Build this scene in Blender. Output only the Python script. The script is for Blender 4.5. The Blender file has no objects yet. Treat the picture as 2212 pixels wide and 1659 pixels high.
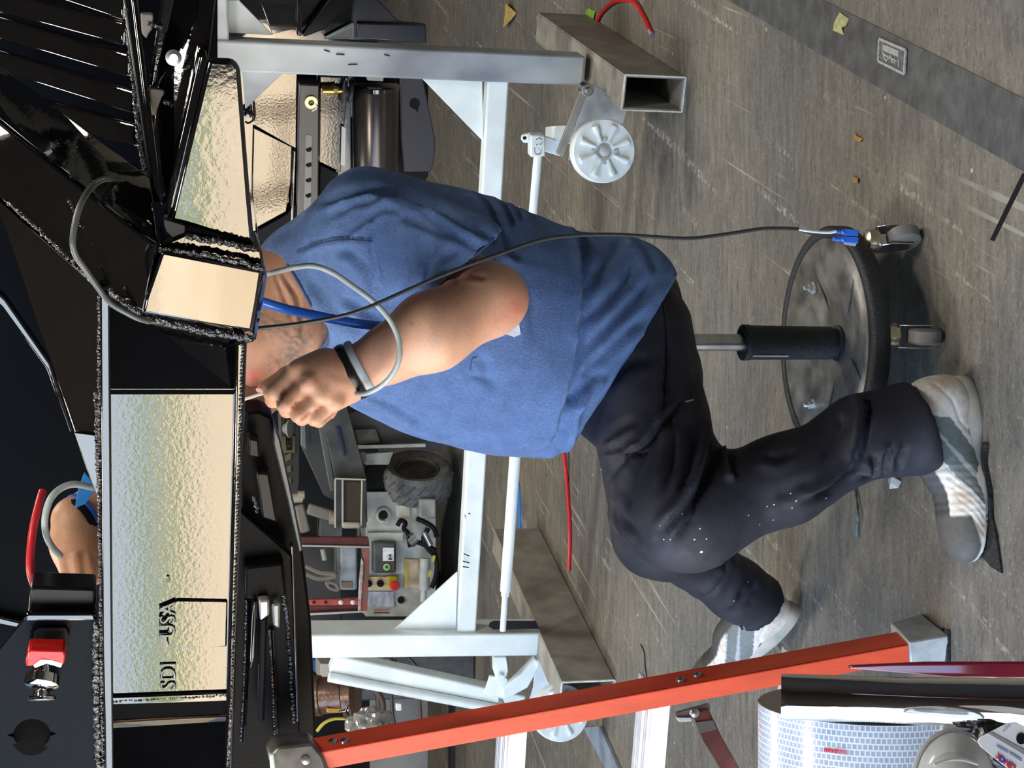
import bpy, bmesh, math, random
import numpy as np
from mathutils import Vector, Matrix, noise as mn
random.seed(7); np.random.seed(7)
C = bpy.context.scene.collection
# ---------------------------------------------------------------- camera
F, CP, H = 3600.0, math.radians(12.56), 1.4
cp, sp = math.cos(CP), math.sin(CP)
cam = bpy.data.objects.new('camera', bpy.data.cameras.new('camera')); C.objects.link(cam)
cam.data.sensor_fit = 'HORIZONTAL'; cam.data.sensor_width = 36; cam.data.lens = F * 36 / 2212
cam.data.clip_start = .05; cam.data.clip_end = 600
# the phone was held on its side: picture right is the world's down
M = Matrix(((0, 1, 0, 0), (-sp, 0, -cp, 0), (-cp, 0, sp, H), (0, 0, 0, 1)))
cam.matrix_world = M
bpy.context.scene.camera = cam
# ---------------------------------------------------------------- world, lamps, exposure
W = bpy.data.worlds.new('sky'); bpy.context.scene.world = W; W.use_nodes = True
nt = W.node_tree; nt.nodes.clear()
o = nt.nodes.new('ShaderNodeOutputWorld'); bg = nt.nodes.new('ShaderNodeBackground')
tc = nt.nodes.new('ShaderNodeTexCoord'); sx = nt.nodes.new('ShaderNodeSeparateXYZ'); cr = nt.nodes.new('ShaderNodeValToRGB')
cr.color_ramp.elements[0].color = (.80, .90, 1.0, 1); cr.color_ramp.elements[1].color = (.30, .55, 1.0, 1)
cr.color_ramp.elements[1].position = .55
nt.links.new(tc.outputs['Generated'], sx.inputs[0]); nt.links.new(sx.outputs['Z'], cr.inputs[0])
nt.links.new(cr.outputs[0], bg.inputs[0]); nt.links.new(bg.outputs[0], o.inputs[0]); bg.inputs[1].default_value = 1.15
def lamp(kind, name, loc, energy, color=(1, 1, 1), size=None, rot=(0, 0, 0), parent=None):
    l = bpy.data.lights.new(name, kind); l.energy = energy; l.color = color
    if kind == 'AREA': l.shape = 'RECTANGLE'; l.size, l.size_y = size
    ob = bpy.data.objects.new(name, l); C.objects.link(ob); ob.location = loc; ob.rotation_euler = rot; ob.parent = parent
    return ob
sun = lamp('SUN', 'sun', (-20, -10, 20), 8.0, (1, .84, .62)); sun.data.angle = .01
sun.rotation_euler = Vector((.35, .55, -1.0)).to_track_quat('-Z', 'Y').to_euler()
# the bay door opening on the left lets the sky in
pt = lamp('AREA', 'bay_door_portal', (-4.02, -.75, 1.85), 1, size=(9.4, 3.6), rot=(0, math.radians(-90), 0))
pt.data.size, pt.data.size_y = 3.6, 9.4; pt.data.cycles.is_portal = True
# light panels under the roof (real fittings built below)
for i, (x, y) in enumerate(((-1.6, 1.2), (1.6, 1.2), (-1.6, 5.2), (1.6, 5.2))):
    lamp('AREA', 'ceiling_lamp', (x, y, 4.33), 17, (1, .93, .82), (1.1, .5))
vs = bpy.context.scene.view_settings
vs.view_transform = 'Standard'; vs.look = 'None'; vs.gamma = 1; vs.use_curve_mapping = False; vs.exposure = 2.42
bpy.context.scene.display_settings.display_device = 'sRGB'
bpy.context.scene.cycles.max_bounces = 8; bpy.context.scene.cycles.diffuse_bounces = 5

# ---------------------------------------------------------------- picking points of the place
def ray(x, y):
    r = (829.5 - y) / F; d = (x - 1106) / F
    return Vector((r, cp - d * sp, -sp - d * cp))
O = Vector((0, 0, H))
def PY(x, y, Y): v = ray(x, y); return O + v * (Y / v.y)          # at distance Y
def PZ(x, y, z=0.): v = ray(x, y); return O + v * ((z - H) / v.z)   # at height z
A21 = math.radians(21)
e1 = Vector((math.cos(A21), -math.sin(A21), 0)); e2 = Vector((math.sin(A21), math.cos(A21), 0)); e3 = Vector((0, 0, 1))
def PD(x, y, d): v = ray(x, y); return O + v * (d / v.dot(e2))     # on the plane of the turned truck / stand
def proj(p):
    q = np.asarray(p, dtype=np.float64) - np.array([0, 0, H])
    dep = q[..., 1] * cp - q[..., 2] * sp
    return 1106 + F * (-q[..., 1] * sp - q[..., 2] * cp) / dep, 829.5 - F * q[..., 0] / dep, dep

# ---------------------------------------------------------------- materials
def mat(name, col, rough=.5, metal=0., ior=1.5, var=.0, scale=30., bump=0., bscale=60., coat=0., stretch=(1, 1, 1), col2=None, spec=None, rvar=0., det=4):
    m = bpy.data.materials.new(name); m.use_nodes = True; t = m.node_tree; b = t.nodes['Principled BSDF']
    b.inputs['Base Color'].default_value = (*col, 1); b.inputs['Roughness'].default_value = rough
    b.inputs['Metallic'].default_value = metal; b.inputs['IOR'].default_value = ior; b.inputs['Coat Weight'].default_value = coat
    if coat: b.inputs['Coat Roughness'].default_value = .03
    if spec is not None: b.inputs['Specular IOR Level'].default_value = spec
    if var or bump or col2 or rvar:
        tc = t.nodes.new('ShaderNodeTexCoord'); mp = t.nodes.new('ShaderNodeMapping'); mp.inputs['Scale'].default_value = stretch
        t.links.new(tc.outputs['Object'], mp.inputs[0])
    if var or col2:
        n = t.nodes.new('ShaderNodeTexNoise'); n.inputs['Scale'].default_value = scale; n.inputs['Detail'].default_value = det
        t.links.new(mp.outputs[0], n.inputs['Vector'])
        r = t.nodes.new('ShaderNodeValToRGB'); c2 = col2 or tuple(c * (1 - var) for c in col)
        c1 = col if col2 else tuple(min(1, c * (1 + var * .6)) for c in col)
        r.color_ramp.elements[0].position = .35; r.color_ramp.elements[1].position = .65
        r.color_ramp.elements[0].color = (*c2, 1); r.color_ramp.elements[1].color = (*c1, 1)
        t.links.new(n.outputs[0], r.inputs[0]); t.links.new(r.outputs[0], b.inputs['Base Color'])
    if rvar:
        n3 = t.nodes.new('ShaderNodeTexNoise'); n3.inputs['Scale'].default_value = scale * .5; t.links.new(mp.outputs[0], n3.inputs['Vector'])
        mr = t.nodes.new('ShaderNodeMapRange'); mr.inputs['To Min'].default_value = max(0, rough - rvar); mr.inputs['To Max'].default_value = rough + rvar
        t.links.new(n3.outputs[0], mr.inputs[0]); t.links.new(mr.outputs[0], b.inputs['Roughness'])
    if bump:
        n2 = t.nodes.new('ShaderNodeTexNoise'); n2.inputs['Scale'].default_value = bscale; n2.inputs['Detail'].default_value = 3
        t.links.new(mp.outputs[0], n2.inputs['Vector'])
        bp = t.nodes.new('ShaderNodeBump'); bp.inputs['Strength'].default_value = bump; bp.inputs['Distance'].default_value = .01
        t.links.new(n2.outputs[0], bp.inputs['Height']); t.links.new(bp.outputs[0], b.inputs['Normal'])
        if coat: t.links.new(bp.outputs[0], b.inputs['Coat Normal'])
    return m
def vmat(name, rough, grain=.1, gscale=120, bump=.0, bscale=200, spec=.5, sss=0, aniso=(1, 1, 1)):
    """colour from the mesh's own colour attribute plus fine grain"""
    m = bpy.data.materials.new(name); m.use_nodes = True; t = m.node_tree; b = t.nodes['Principled BSDF']
    b.inputs['Roughness'].default_value = rough; b.inputs['Specular IOR Level'].default_value = spec
    a = t.nodes.new('ShaderNodeVertexColor'); a.layer_name = 'Col'
    tc = t.nodes.new('ShaderNodeTexCoord'); mp = t.nodes.new('ShaderNodeMapping'); mp.inputs['Scale'].default_value = aniso
    n = t.nodes.new('ShaderNodeTexNoise'); n.inputs['Scale'].default_value = gscale; n.inputs['Detail'].default_value = 5
    t.links.new(tc.outputs['Object'], mp.inputs[0]); t.links.new(mp.outputs[0], n.inputs['Vector'])
    r = t.nodes.new('ShaderNodeMapRange'); r.inputs['From Min'].default_value = .3; r.inputs['From Max'].default_value = .7
    r.inputs['To Min'].default_value = 1 - grain; r.inputs['To Max'].default_value = 1 + grain
    t.links.new(n.outputs[0], r.inputs[0])
    mx = t.nodes.new('ShaderNodeVectorMath'); mx.operation = 'SCALE'
    t.links.new(a.outputs[0], mx.inputs[0]); t.links.new(r.outputs[0], mx.inputs['Scale']); t.links.new(mx.outputs[0], b.inputs['Base Color'])
    if sss:
        b.inputs['Subsurface Weight'].default_value = sss; b.inputs['Subsurface Radius'].default_value = (1, .35, .2); b.inputs['Subsurface Scale'].default_value = .008
    if bump:
        n2 = t.nodes.new('ShaderNodeTexNoise'); n2.inputs['Scale'].default_value = bscale; n2.inputs['Detail'].default_value = 3
        t.links.new(mp.outputs[0], n2.inputs['Vector'])
        bp = t.nodes.new('ShaderNodeBump'); bp.inputs['Strength'].default_value = bump; bp.inputs['Distance'].default_value = .004
        t.links.new(n2.outputs[0], bp.inputs['Height']); t.links.new(bp.outputs[0], b.inputs['Normal'])
    return m
GLOSS = mat('glossy_black_paint', (.003, .003, .0035), .045, ior=1.75, bump=.015, bscale=150, coat=.6)
GLOSSW = mat('wavy_black_paint', (.003, .003, .0035), .06, ior=1.75, bump=.014, bscale=170, coat=.6)
SMOOTHK = mat('smooth_black_paint', (.003, .003, .0035), .05, ior=1.8, bump=.004, bscale=60, coat=.6)
SATIN = mat('satin_black_paint', (.006, .006, .007), .32, ior=1.5, spec=.22)
WELD = mat('weld_bead_black', (.004, .004, .005), .08, ior=1.8, bump=1.0, bscale=160, coat=.8)
WHITE = mat('white_powder_coat', (.75, .83, .84), .42, var=.10, scale=9, bump=.03, bscale=90)
WHITED = mat('white_coat_scuffed', (.64, .70, .72), .35, col2=(.20, .23, .27), scale=3.2, bump=.04, bscale=60, stretch=(1, 1, .6))
GREYP = mat('grey_painted_tube', (.30, .285, .25), .5, var=.25, scale=12, bump=.05, bscale=60)
STEEL = mat('bare_steel', (.55, .55, .54), .32, 1., var=.25, scale=20)
CHROME = mat('chrome', (.84, .82, .80), .07, 1., bump=.10, bscale=14, rvar=.06)
ALU = mat('aluminium', (.86, .87, .88), .42, .6, var=.12, scale=20, stretch=(1, 1, 8))
BRASS = mat('brass', (.75, .52, .14), .25, 1.)
BRONZE = mat('bronze_painted_casting', (.17, .10, .07), .3, .5, var=.3, scale=40, bump=.1, bscale=80)
RUBBER = mat('black_rubber', (.018, .022, .026), .55, var=.3, scale=150, bump=.25, bscale=260)
ORANGE = mat('orange_fibreglass', (.80, .085, .025), .42, var=.12, scale=30, bump=.04, bscale=160, stretch=(1, 1, .3))
REDP = mat('red_painted_steel', (.36, .05, .04), .45, var=.4, scale=25)
MAROON = mat('maroon_gloss', (.13, .012, .025), .12, coat=.5)
MACH = mat('pale_grey_machine_paint', (.42, .45, .43), .5, var=.22, scale=18, bump=.05)
MACHD = mat('dark_grey_machine_paint', (.065, .068, .072), .5, var=.4, scale=14)
TYRE = mat('grey_tyre_rubber', (.16, .16, .155), .75, var=.25, scale=40, bump=.2, bscale=120)
REDW = mat('red_plastic_tube', (.62, .022, .03), .35)
BLUEW = mat('blue_plastic_tube', (.02, .13, .60), .35)
GREYW = mat('grey_cable_sheath', (.42, .47, .47), .4)
DARKW = mat('charcoal_cable_sheath', (.035, .036, .038), .4)
WHITEW = mat('white_insulation', (.8, .82, .8), .4)
YEL = mat('yellow_fabric', (.50, .42, .07), .6)
BLACKM = mat('matt_black', (.008, .008, .010), .6, spec=.15)
PAPER = mat('printed_paper', (.74, .77, .8), .5, var=.2, scale=60)
TAN = mat('cardboard_tan', (.32, .22, .12), .7, var=.3, scale=20)

# ---------------------------------------------------------------- mesh helpers
def tag(ob, label=None, cat=None, group=None, kind=None):
    if label: ob['label'] = label
    if cat: ob['category'] = cat
    if group: ob['group'] = group
    if kind: ob['kind'] = kind
    return ob
def root(name, loc, label, cat, group=None):
    ob = bpy.data.objects.new(name, None); C.objects.link(ob); ob.location = loc; ob.empty_display_size = .05
    bpy.context.view_layer.update()
    return tag(ob, label, cat, group)
def link(name, me, m=None, parent=None, smooth=False, bevel=0, seg=2):
    ob = bpy.data.objects.new(name, me); C.objects.link(ob)
    if m: me.materials.append(m)
    if parent is not None:
        ob.parent = parent
        pl = Vector((0, 0, 0)); q = parent
        while q is not None: pl += q.location; q = q.parent
        ob.location = -pl      # vertices are in world space
    if smooth: me.shade_smooth()
    if bevel:
        b = ob.modifiers.new('edge', 'BEVEL'); b.width = bevel; b.segments = seg; b.limit_method = 'ANGLE'; b.angle_limit = .6
        me.shade_smooth(); me.set_sharp_from_angle(angle=1.2)
    return ob
def mesh(name, vs, fs, m, parent=None, smooth=False, bevel=0, seg=2):
    me = bpy.data.meshes.new(name); me.from_pydata([tuple(v) for v in vs], [], fs)
    bm = bmesh.new(); bm.from_mesh(me); bmesh.ops.recalc_face_normals(bm, faces=bm.faces); bm.to_mesh(me); bm.free()
    return link(name, me, m, parent, smooth, bevel, seg)
class G:                                   # gathers several solids into one mesh
    def __init__(s): s.v = []; s.f = []
    def add(s, vs, fs): n = len(s.v); s.v += [Vector(v) for v in vs]; s.f += [tuple(i + n for i in f) for f in fs]; return s
    def prism(s, pts, ext):
        pts = [Vector(p) for p in pts]; n = len(pts); ex = ext if isinstance(ext, (list, tuple)) else [ext] * n
        return s.add(pts + [p + e for p, e in zip(pts, ex)], [tuple(range(n)), tuple(range(2 * n - 1, n - 1, -1))] + [(i, (i + 1) % n, n + (i + 1) % n, n + i) for i in range(n)])
    def box(s, c, sz, ax=None):
        ax = ax or (Vector((1, 0, 0)), Vector((0, 1, 0)), Vector((0, 0, 1))); c = Vector(c)
        h = [a * (z / 2) for a, z in zip(ax, sz)]
        p = [c + sa * h[0] + sb * h[1] - h[2] for sa, sb in ((-1, -1), (1, -1), (1, 1), (-1, 1))]
        return s.prism(p, h[2] * 2)
    def bar(s, a, b, w, t, side=None):       # rectangular bar a->b, w along side, t across
        a, b = Vector(a), Vector(b); d = (b - a).normalized(); side = Vector(side) if side is not None else Vector((1, 0, 0))
        u = (side - d * side.dot(d)).normalized(); v = d.cross(u)
        return s.prism([a + u * w / 2 + v * t / 2, a - u * w / 2 + v * t / 2, a - u * w / 2 - v * t / 2, a + u * w / 2 - v * t / 2], b - a)
    def cyl(s, a, b, r, r2=None, n=24, caps=True):
        a, b = Vector(a), Vector(b); d = (b - a).normalized(); r2 = r if r2 is None else r2
        u = d.orthogonal().normalized(); v = d.cross(u)
        c = [(math.cos(t), math.sin(t)) for t in (2 * math.pi * i / n for i in range(n))]
        vs = [a + (u * x + v * y) * r for x, y in c] + [b + (u * x + v * y) * r2 for x, y in c]
        fs = [(i, (i + 1) % n, n + (i + 1) % n, n + i) for i in range(n)]
        if caps: fs += [tuple(range(n - 1, -1, -1)), tuple(range(n, 2 * n))]
        return s.add(vs, fs)
    def lathe(s, a, d, prof, n=40, u=None):     # prof: (radius, height) along d
        a = Vector(a); d = Vector(d).normalized(); u = (Vector(u) if u else d.orthogonal()).normalized(); v = d.cross(u); vs = []; fs = []
        for r, h in prof: vs += [a + d * h + (u * math.cos(2 * math.pi * i / n) + v * math.sin(2 * math.pi * i / n)) * r for i in range(n)]
        k = len(prof)
        for j in range(k - 1): fs += [(j * n + i, j * n + (i + 1) % n, (j + 1) * n + (i + 1) % n, (j + 1) * n + i) for i in range(n)]
        loop = prof[0] == prof[-1]
        if prof[0][0] > 1e-5 and not loop: fs.append(tuple(range(n - 1, -1, -1)))
        if prof[-1][0] > 1e-5 and not loop: fs.append(tuple(range((k - 1) * n, k * n)))
        return s.add(vs, fs)
    def tube(s, pts, r, n=10, sub=6, caps=True, flat=1.):
        pts = [Vector(p) for p in pts]; P = catmull(pts, sub) if sub > 1 else pts
        rr = r if callable(r) else (lambda t: r); k = len(P); up = None; vs = []
        for i, p in enumerate(P):
            d = (P[min(i + 1, k - 1)] - P[max(i - 1, 0)]).normalized()
            up = d.orthogonal().normalized() if up is None else (up - d * up.dot(d)).normalized()
            w = d.cross(up); q = rr(i / (k - 1))
            vs += [p + (up * math.cos(2 * math.pi * j / n) + w * flat * math.sin(2 * math.pi * j / n)) * q for j in range(n)]
        fs = [(i * n + j, i * n + (j + 1) % n, (i + 1) * n + (j + 1) % n, (i + 1) * n + j) for i in range(k - 1) for j in range(n)]
        if caps: fs += [tuple(range(n - 1, -1, -1)), tuple(range((k - 1) * n, k * n))]
        return s.add(vs, fs)
    def make(s, name, m, parent=None, smooth=False, bevel=0, seg=2, sharp=None):
        ob = mesh(name, s.v, s.f, m, parent, smooth, bevel, seg)
        if sharp is not None or (smooth and not bevel): ob.data.shade_smooth(); ob.data.set_sharp_from_angle(angle=sharp or .7)
        return ob
def catmull(P, sub):
    if len(P) < 3: return [P[0].lerp(P[-1], i / sub) for i in range(sub + 1)]
    out = []; Q = [P[0] * 2 - P[1]] + P + [P[-1] * 2 - P[-2]]
    for i in range(1, len(Q) - 2):
        a, b, c, d = Q[i - 1:i + 3]
        for k in range(sub):
            t = k / sub; out.append(.5 * ((2 * b) + (c - a) * t + (2 * a - 5 * b + 4 * c - d) * t * t + (3 * b - a - 3 * c + d) * t ** 3))
    return out + [P[-1]]
def plateD(name, px, d, t, m, parent, bevel=.003, g=None):
    """steel plate lying in the turned plane d (or one d per corner), thickness t behind it"""
    ds = d if isinstance(d, (list, tuple)) else [d] * len(px)
    g = g or G(); g.prism([PD(x, y, k) for (x, y), k in zip(px, ds)], e2 * t)
    return g.make(name, m, parent, bevel=bevel) if name else g
def boxY(name, x0, y0, x1, y1, Y, dep, m, parent, bevel=.003, g=None):
    g = g or G(); g.prism([PY(x0, y0, Y), PY(x1, y0, Y), PY(x1, y1, Y), PY(x0, y1, Y)], Vector((0, dep, 0)))
    return g.make(name, m, parent, bevel=bevel) if name else g
def text(name, s, org, ex, ey, h, m, parent=None, extrude=.0006, bold=0, bev=0):
    """raised lettering: org lower left corner, ex along the line, ey up"""
    cu = bpy.data.curves.new('t', 'FONT'); cu.body = s; cu.size = h / .73; cu.extrude = extrude; cu.offset = bold; cu.bevel_depth = bev; cu.bevel_resolution = 3; cu.resolution_u = 3
    ob = bpy.data.objects.new('t', cu); C.objects.link(ob); bpy.context.view_layer.update()
    me = bpy.data.meshes.new_from_object(ob.evaluated_get(bpy.context.evaluated_depsgraph_get())); bpy.data.objects.remove(ob); bpy.data.curves.remove(cu)
    ex, ey = Vector(ex), Vector(ey); ez = ex.cross(ey).normalized()
    for v in me.vertices: v.co = Vector(org) + ex.normalized() * v.co.x + ey.normalized() * v.co.y + ez * v.co.z
    me.name = name; return link(name, me, m, parent)
# ---------------------------------------------------------------- distance field modelling for soft bodies
def grid_pts(lo, hi, h):
    ax = [np.arange(lo[i], hi[i] + h, h, dtype=np.float32) for i in range(3)]
    return ax, np.stack(np.meshgrid(*ax, indexing='ij'), -1)
def s_cone(P, a, b, ra, rb):
    a = np.array(a, np.float32); b = np.array(b, np.float32); ba = b - a; L = float(np.dot(ba, ba)) + 1e-9
    t = np.clip(((P - a) @ ba) / L, 0, 1); return np.linalg.norm(P - a - t[..., None] * ba, axis=-1) - (ra + (rb - ra) * t)
def s_ell(P, c, r, R=None):
    q = P - np.array(c, np.float32)
    if R is not None: q = q @ np.array(R, np.float32)
    r = np.array(r, np.float32); k0 = np.linalg.norm(q / r, axis=-1); k1 = np.linalg.norm(q / (r * r), axis=-1) + 1e-6
    return k0 * (k0 - 1) / k1
def smin(a, b, k):
    h = np.clip(.5 + .5 * (b - a) / k, 0, 1); return b + (a - b) * h - k * h * (1 - h)
def field(P, prims):
    d = None
    for p in prims:
        k = p[1]
        v = s_cone(P, *p[2:]) if p[0] == 'c' else s_ell(P, *p[2:])
        d = v if d is None else (np.maximum(d, -v) if k < 0 else smin(d, v, k))
    return d
def pbounds(prims, m=.03):
    lo = []; hi = []
    for p in prims:
        if p[1] < 0: continue
        if p[0] == 'c':
            for q, r in ((p[2], p[4]), (p[3], p[5])): lo.append(np.array(q) - r); hi.append(np.array(q) + r)
        else:
            r = max(p[3]); lo.append(np.array(p[2]) - r); hi.append(np.array(p[2]) + r)
    return np.min(lo, 0) - m, np.max(hi, 0) + m
def isomesh(prims, h, cut=None, lo=None, hi=None):
    if lo is None: lo, hi = pbounds(prims)
    ax, P = grid_pts(lo, hi, h)
    d = field(P, prims)
    if cut: d = cut(P, d)
    import openvdb as vdb
    g = vdb.FloatGrid(1.0); g.copyFromArray(np.ascontiguousarray(d, dtype=np.float32))
    p, tr, q = g.convertToPolygons(isovalue=0.0)
    v = p * h + np.array([a[0] for a in ax])
    return v, ([tuple(map(int, t[::-1])) for t in tr] + [tuple(map(int, t[::-1])) for t in q])
def vnormals(me):
    n = np.empty(len(me.vertices) * 3, np.float32); me.vertices.foreach_get('normal', n); return n.reshape(-1, 3).astype(float)
def softmesh(name, v, f, m, parent, disp=None, colour=None, smooth_it=2):
    me = bpy.data.meshes.new(name); me.from_pydata(v.tolist(), [], f); me.update()
    bm = bmesh.new(); bm.from_mesh(me)
    for _ in range(smooth_it): bmesh.ops.smooth_vert(bm, verts=bm.verts, factor=.5, use_axis_x=True, use_axis_y=True, use_axis_z=True)
    bmesh.ops.recalc_face_normals(bm, faces=bm.faces); bm.to_mesh(me); bm.free(); me.update()
    if disp is not None:
        co = np.empty(len(me.vertices) * 3, np.float32); me.vertices.foreach_get('co', co); co = co.reshape(-1, 3).astype(float)
        n = vnormals(me); co = co + n * disp(co, n)[:, None]; me.vertices.foreach_set('co', co.astype(np.float32).ravel()); me.update()
    if colour is not None:
        co = np.empty(len(me.vertices) * 3, np.float32); me.vertices.foreach_get('co', co); co = co.reshape(-1, 3).astype(float)
        c = colour(co, vnormals(me)); ca = me.color_attributes.new('Col', 'FLOAT_COLOR', 'POINT')
        ca.data.foreach_set('color', np.concatenate([c, np.ones((len(c), 1))], 1).astype(np.float32).ravel())
    return link(name, me, m, parent, True)
def polydist(x, y, pts):
    """distance in picture pixels to a line of points, with side"""
    best = np.full(x.shape, 1e9); sgn = np.zeros(x.shape); tt = np.zeros(x.shape); n = len(pts) - 1
    for i in range(n):
        (ax, ay), (bx, by) = pts[i], pts[i + 1]; dx, dy = bx - ax, by - ay; L = dx * dx + dy * dy + 1e-9
        t = np.clip(((x - ax) * dx + (y - ay) * dy) / L, 0, 1); ex, ey = x - ax - t * dx, y - ay - t * dy
        d = np.hypot(ex, ey); m = d < best; best[m] = d[m]; sgn[m] = np.sign(dx * ey - dy * ex)[m]; tt[m] = ((i + t) / n)[m]
    return best, sgn, tt
def inpoly(x, y, poly):
    r = np.zeros(x.shape, bool); j = len(poly) - 1
    for i in range(len(poly)):
        xi, yi = poly[i]; xj, yj = poly[j]
        r ^= ((yi > y) != (yj > y)) & (x < (xj - xi) * (y - yi) / (yj - yi + 1e-12) + xi); j = i
    return r
def folds(lst, cloth=None, boost=1.):
    """cloth folds: lst of (line, depth_m, width_px, lip); each presses a valley with a raised lip on one side"""
    def fn(co, n):
        x, y, dep = proj(co); view = co - np.array([0, 0, H]); view /= np.linalg.norm(view, axis=1)[:, None]
        fw = np.clip(-(n * view).sum(1) * 2.2 + .1, 0, 1); d = np.zeros(len(co))
        for ln, amp, w, lip in lst:
            amp = amp * boost; q, s, t = polydist(x, y, ln); taper = np.clip(np.minimum(t, 1 - t) * 5 + .12, 0, 1)
            d += taper * (-amp * np.exp(-(q / w) ** 2) + lip * amp * np.exp(-((q - 1.7 * w) / (1.2 * w)) ** 2) * (s > 0))
        d *= fw
        if cloth is not None: d += cloth(co)
        return d
    return fn
def wobble(sc, amp, off=0., ani=(1, 1, 1)):
    def fn(co): return np.array([mn.fractal(Vector((c[0] * sc * ani[0] + off, c[1] * sc * ani[1], c[2] * sc * ani[2])), 1., 2., 3) * amp for c in co])
    return fn
# ================================================================ the setting
q0_, q1_ = PZ(1572, 0), PZ(2212, 370); RA = math.atan2(q1_.y - q0_.y, q1_.x - q0_.x)
def floor_mat():
    m = bpy.data.materials.new('worn_floor'); m.use_nodes = True; t = m.node_tree; N = t.nodes; L = t.links; b = N['Principled BSDF']
    tc = N.new('ShaderNodeTexCoord')
    def nz(scale, st=(1, 1, 1), rot=0, det=5, rough=.6):
        m0 = N.new('ShaderNodeMapping'); m0.inputs['Rotation'].default_value = (0, 0, -rot); L.new(tc.outputs['Object'], m0.inputs[0])
        mp = N.new('ShaderNodeMapping'); mp.inputs['Scale'].default_value = st
        L.new(m0.outputs[0], mp.inputs[0]); n = N.new('ShaderNodeTexNoise'); n.inputs['Scale'].default_value = scale
        n.inputs['Detail'].default_value = det; n.inputs['Roughness'].default_value = rough; L.new(mp.outputs[0], n.inputs['Vector']); return n.outputs[0]
    def ramp(src, a, c, ca, cc):
        r = N.new('ShaderNodeValToRGB'); r.color_ramp.elements[0].position = a; r.color_ramp.elements[1].position = c
        r.color_ramp.elements[0].color = (*ca, 1); r.color_ramp.elements[1].color = (*cc, 1); L.new(src, r.inputs[0]); return r.outputs[0]
    def mix(fac, a, c):
        x = N.new('ShaderNodeMix'); x.data_type = 'RGBA'
        if isinstance(fac, float): x.inputs[0].default_value = fac
        else: L.new(fac, x.inputs[0])
        for k, v in ((6, a), (7, c)):
            if isinstance(v, tuple): x.inputs[k].default_value = (*v, 1)
            else: L.new(v, x.inputs[k])
        return x.outputs[2]
    base = ramp(nz(1.1), .35, .68, (.135, .132, .124), (.215, .194, .154))
    fine = ramp(nz(26, (.35, 1.8, 1)), .3, .75, (.42, .42, .42), (1.45, 1.43, 1.38))
    mul = N.new('ShaderNodeMix'); mul.data_type = 'RGBA'; mul.blend_type = 'MULTIPLY'; mul.inputs[0].default_value = .62
    L.new(base, mul.inputs[6]); L.new(fine, mul.inputs[7])
    # fine grit and dark blotches
    g2 = mix(ramp(nz(120, det=4), .56, .70, (0, 0, 0), (.6, .6, .6)), mul.outputs[2], (.33, .32, .28)); g2 = mix(ramp(nz(75, (.6, 1.6, 1), det=5), .36, .46, (.5, .5, .5), (0, 0, 0)), g2, (.05, .048, .044))
    g3 = mix(ramp(nz(5, det=6), .56, .72, (0, 0, 0), (.5, .5, .5)), g2, (.062, .060, .056))
    # pale dragged scratches, running with the turned frame
    s1 = ramp(nz(9, (.09, 2.6, 1), RA, 3, .5), .625, .65, (0, 0, 0), (1, 1, 1))
    s1m = ramp(nz(3.2, det=4), .42, .58, (0, 0, 0), (1, 1, 1))
    s2 = ramp(nz(60, det=3), .45, .62, (0, 0, 0), (1, 1, 1))
    mm = N.new('ShaderNodeMath'); mm.operation = 'MULTIPLY'; L.new(s1, mm.inputs[0]); L.new(s1m, mm.inputs[1])
    m3 = N.new('ShaderNodeMath'); m3.operation = 'MULTIPLY'; L.new(mm.outputs[0], m3.inputs[0]); L.new(s2, m3.inputs[1])
    t1 = ramp(nz(15, (.035, 3.2, 1), RA + .06, 2, .5), .645, .66, (0, 0, 0), (1, 1, 1)); t2 = ramp(nz(2.3, det=3), .50, .60, (0, 0, 0), (1, 1, 1))
    m5 = N.new('ShaderNodeMath'); m5.operation = 'MULTIPLY'; L.new(t1, m5.inputs[0]); L.new(t2, m5.inputs[1])
    g4 = mix(m3.outputs[0], mix(m5.outputs[0], g3, (.30, .29, .25)), (.38, .37, .33))
    # chips and paint drops
    vo = N.new('ShaderNodeTexVoronoi'); vo.inputs['Scale'].default_value = 9; L.new(tc.outputs['Object'], vo.inputs['Vector'])
    dr = ramp(vo.outputs['Distance'], .028, .045, (1, 1, 1), (0, 0, 0))
    L.new(mix(dr, g4, (.50, .49, .44)), b.inputs['Base Color'])
    b.inputs['Roughness'].default_value = .55
    L.new(ramp(nz(14), .3, .7, (.42, .42, .42), (.68, .68, .68)), b.inputs['Roughness'])
    bp = N.new('ShaderNodeBump'); bp.inputs['Strength'].default_value = .25; bp.inputs['Distance'].default_value = .004
    L.new(nz(70, det=6), bp.inputs['Height']); L.new(bp.outputs[0], b.inputs['Normal'])
    return m
FLOOR = floor_mat()
DARKWALL = mat('dark_shop_wall', (.010, .012, .018), .85, var=.3, scale=3)
CEIL = mat('dark_ceiling', (.020, .020, .024), .8)
g = G().box((.5, 2.5, -.05), (9, 15, .1)); tag(g.make('floor', FLOOR), kind='structure')
tag(G().box((.5, 2.5, 4.6), (9.2, 15.2, .1)).make('ceiling', CEIL), kind='structure')
tag(G().box((.5, 10.05, 2.25), (9, .1, 4.7)).make('wall_back', DARKWALL), kind='structure')
tag(G().box((.5, -5.05, 2.25), (9, .1, 4.7)).make('wall_front', DARKWALL), kind='structure')
tag(G().box((5.05, 2.5, 2.25), (.1, 15, 4.7)).make('wall_right', DARKWALL), kind='structure')
wl = G().box((-4.05, 7, 2.28), (.1, 6, 4.54)).box((-4.05, -5.3, 2.28), (.1, .4, 4.54)).box((-4.05, -.55, 4.1), (.1, 9.1, .9))
tag(wl.make('wall_left', DARKWALL), kind='structure')
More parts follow.
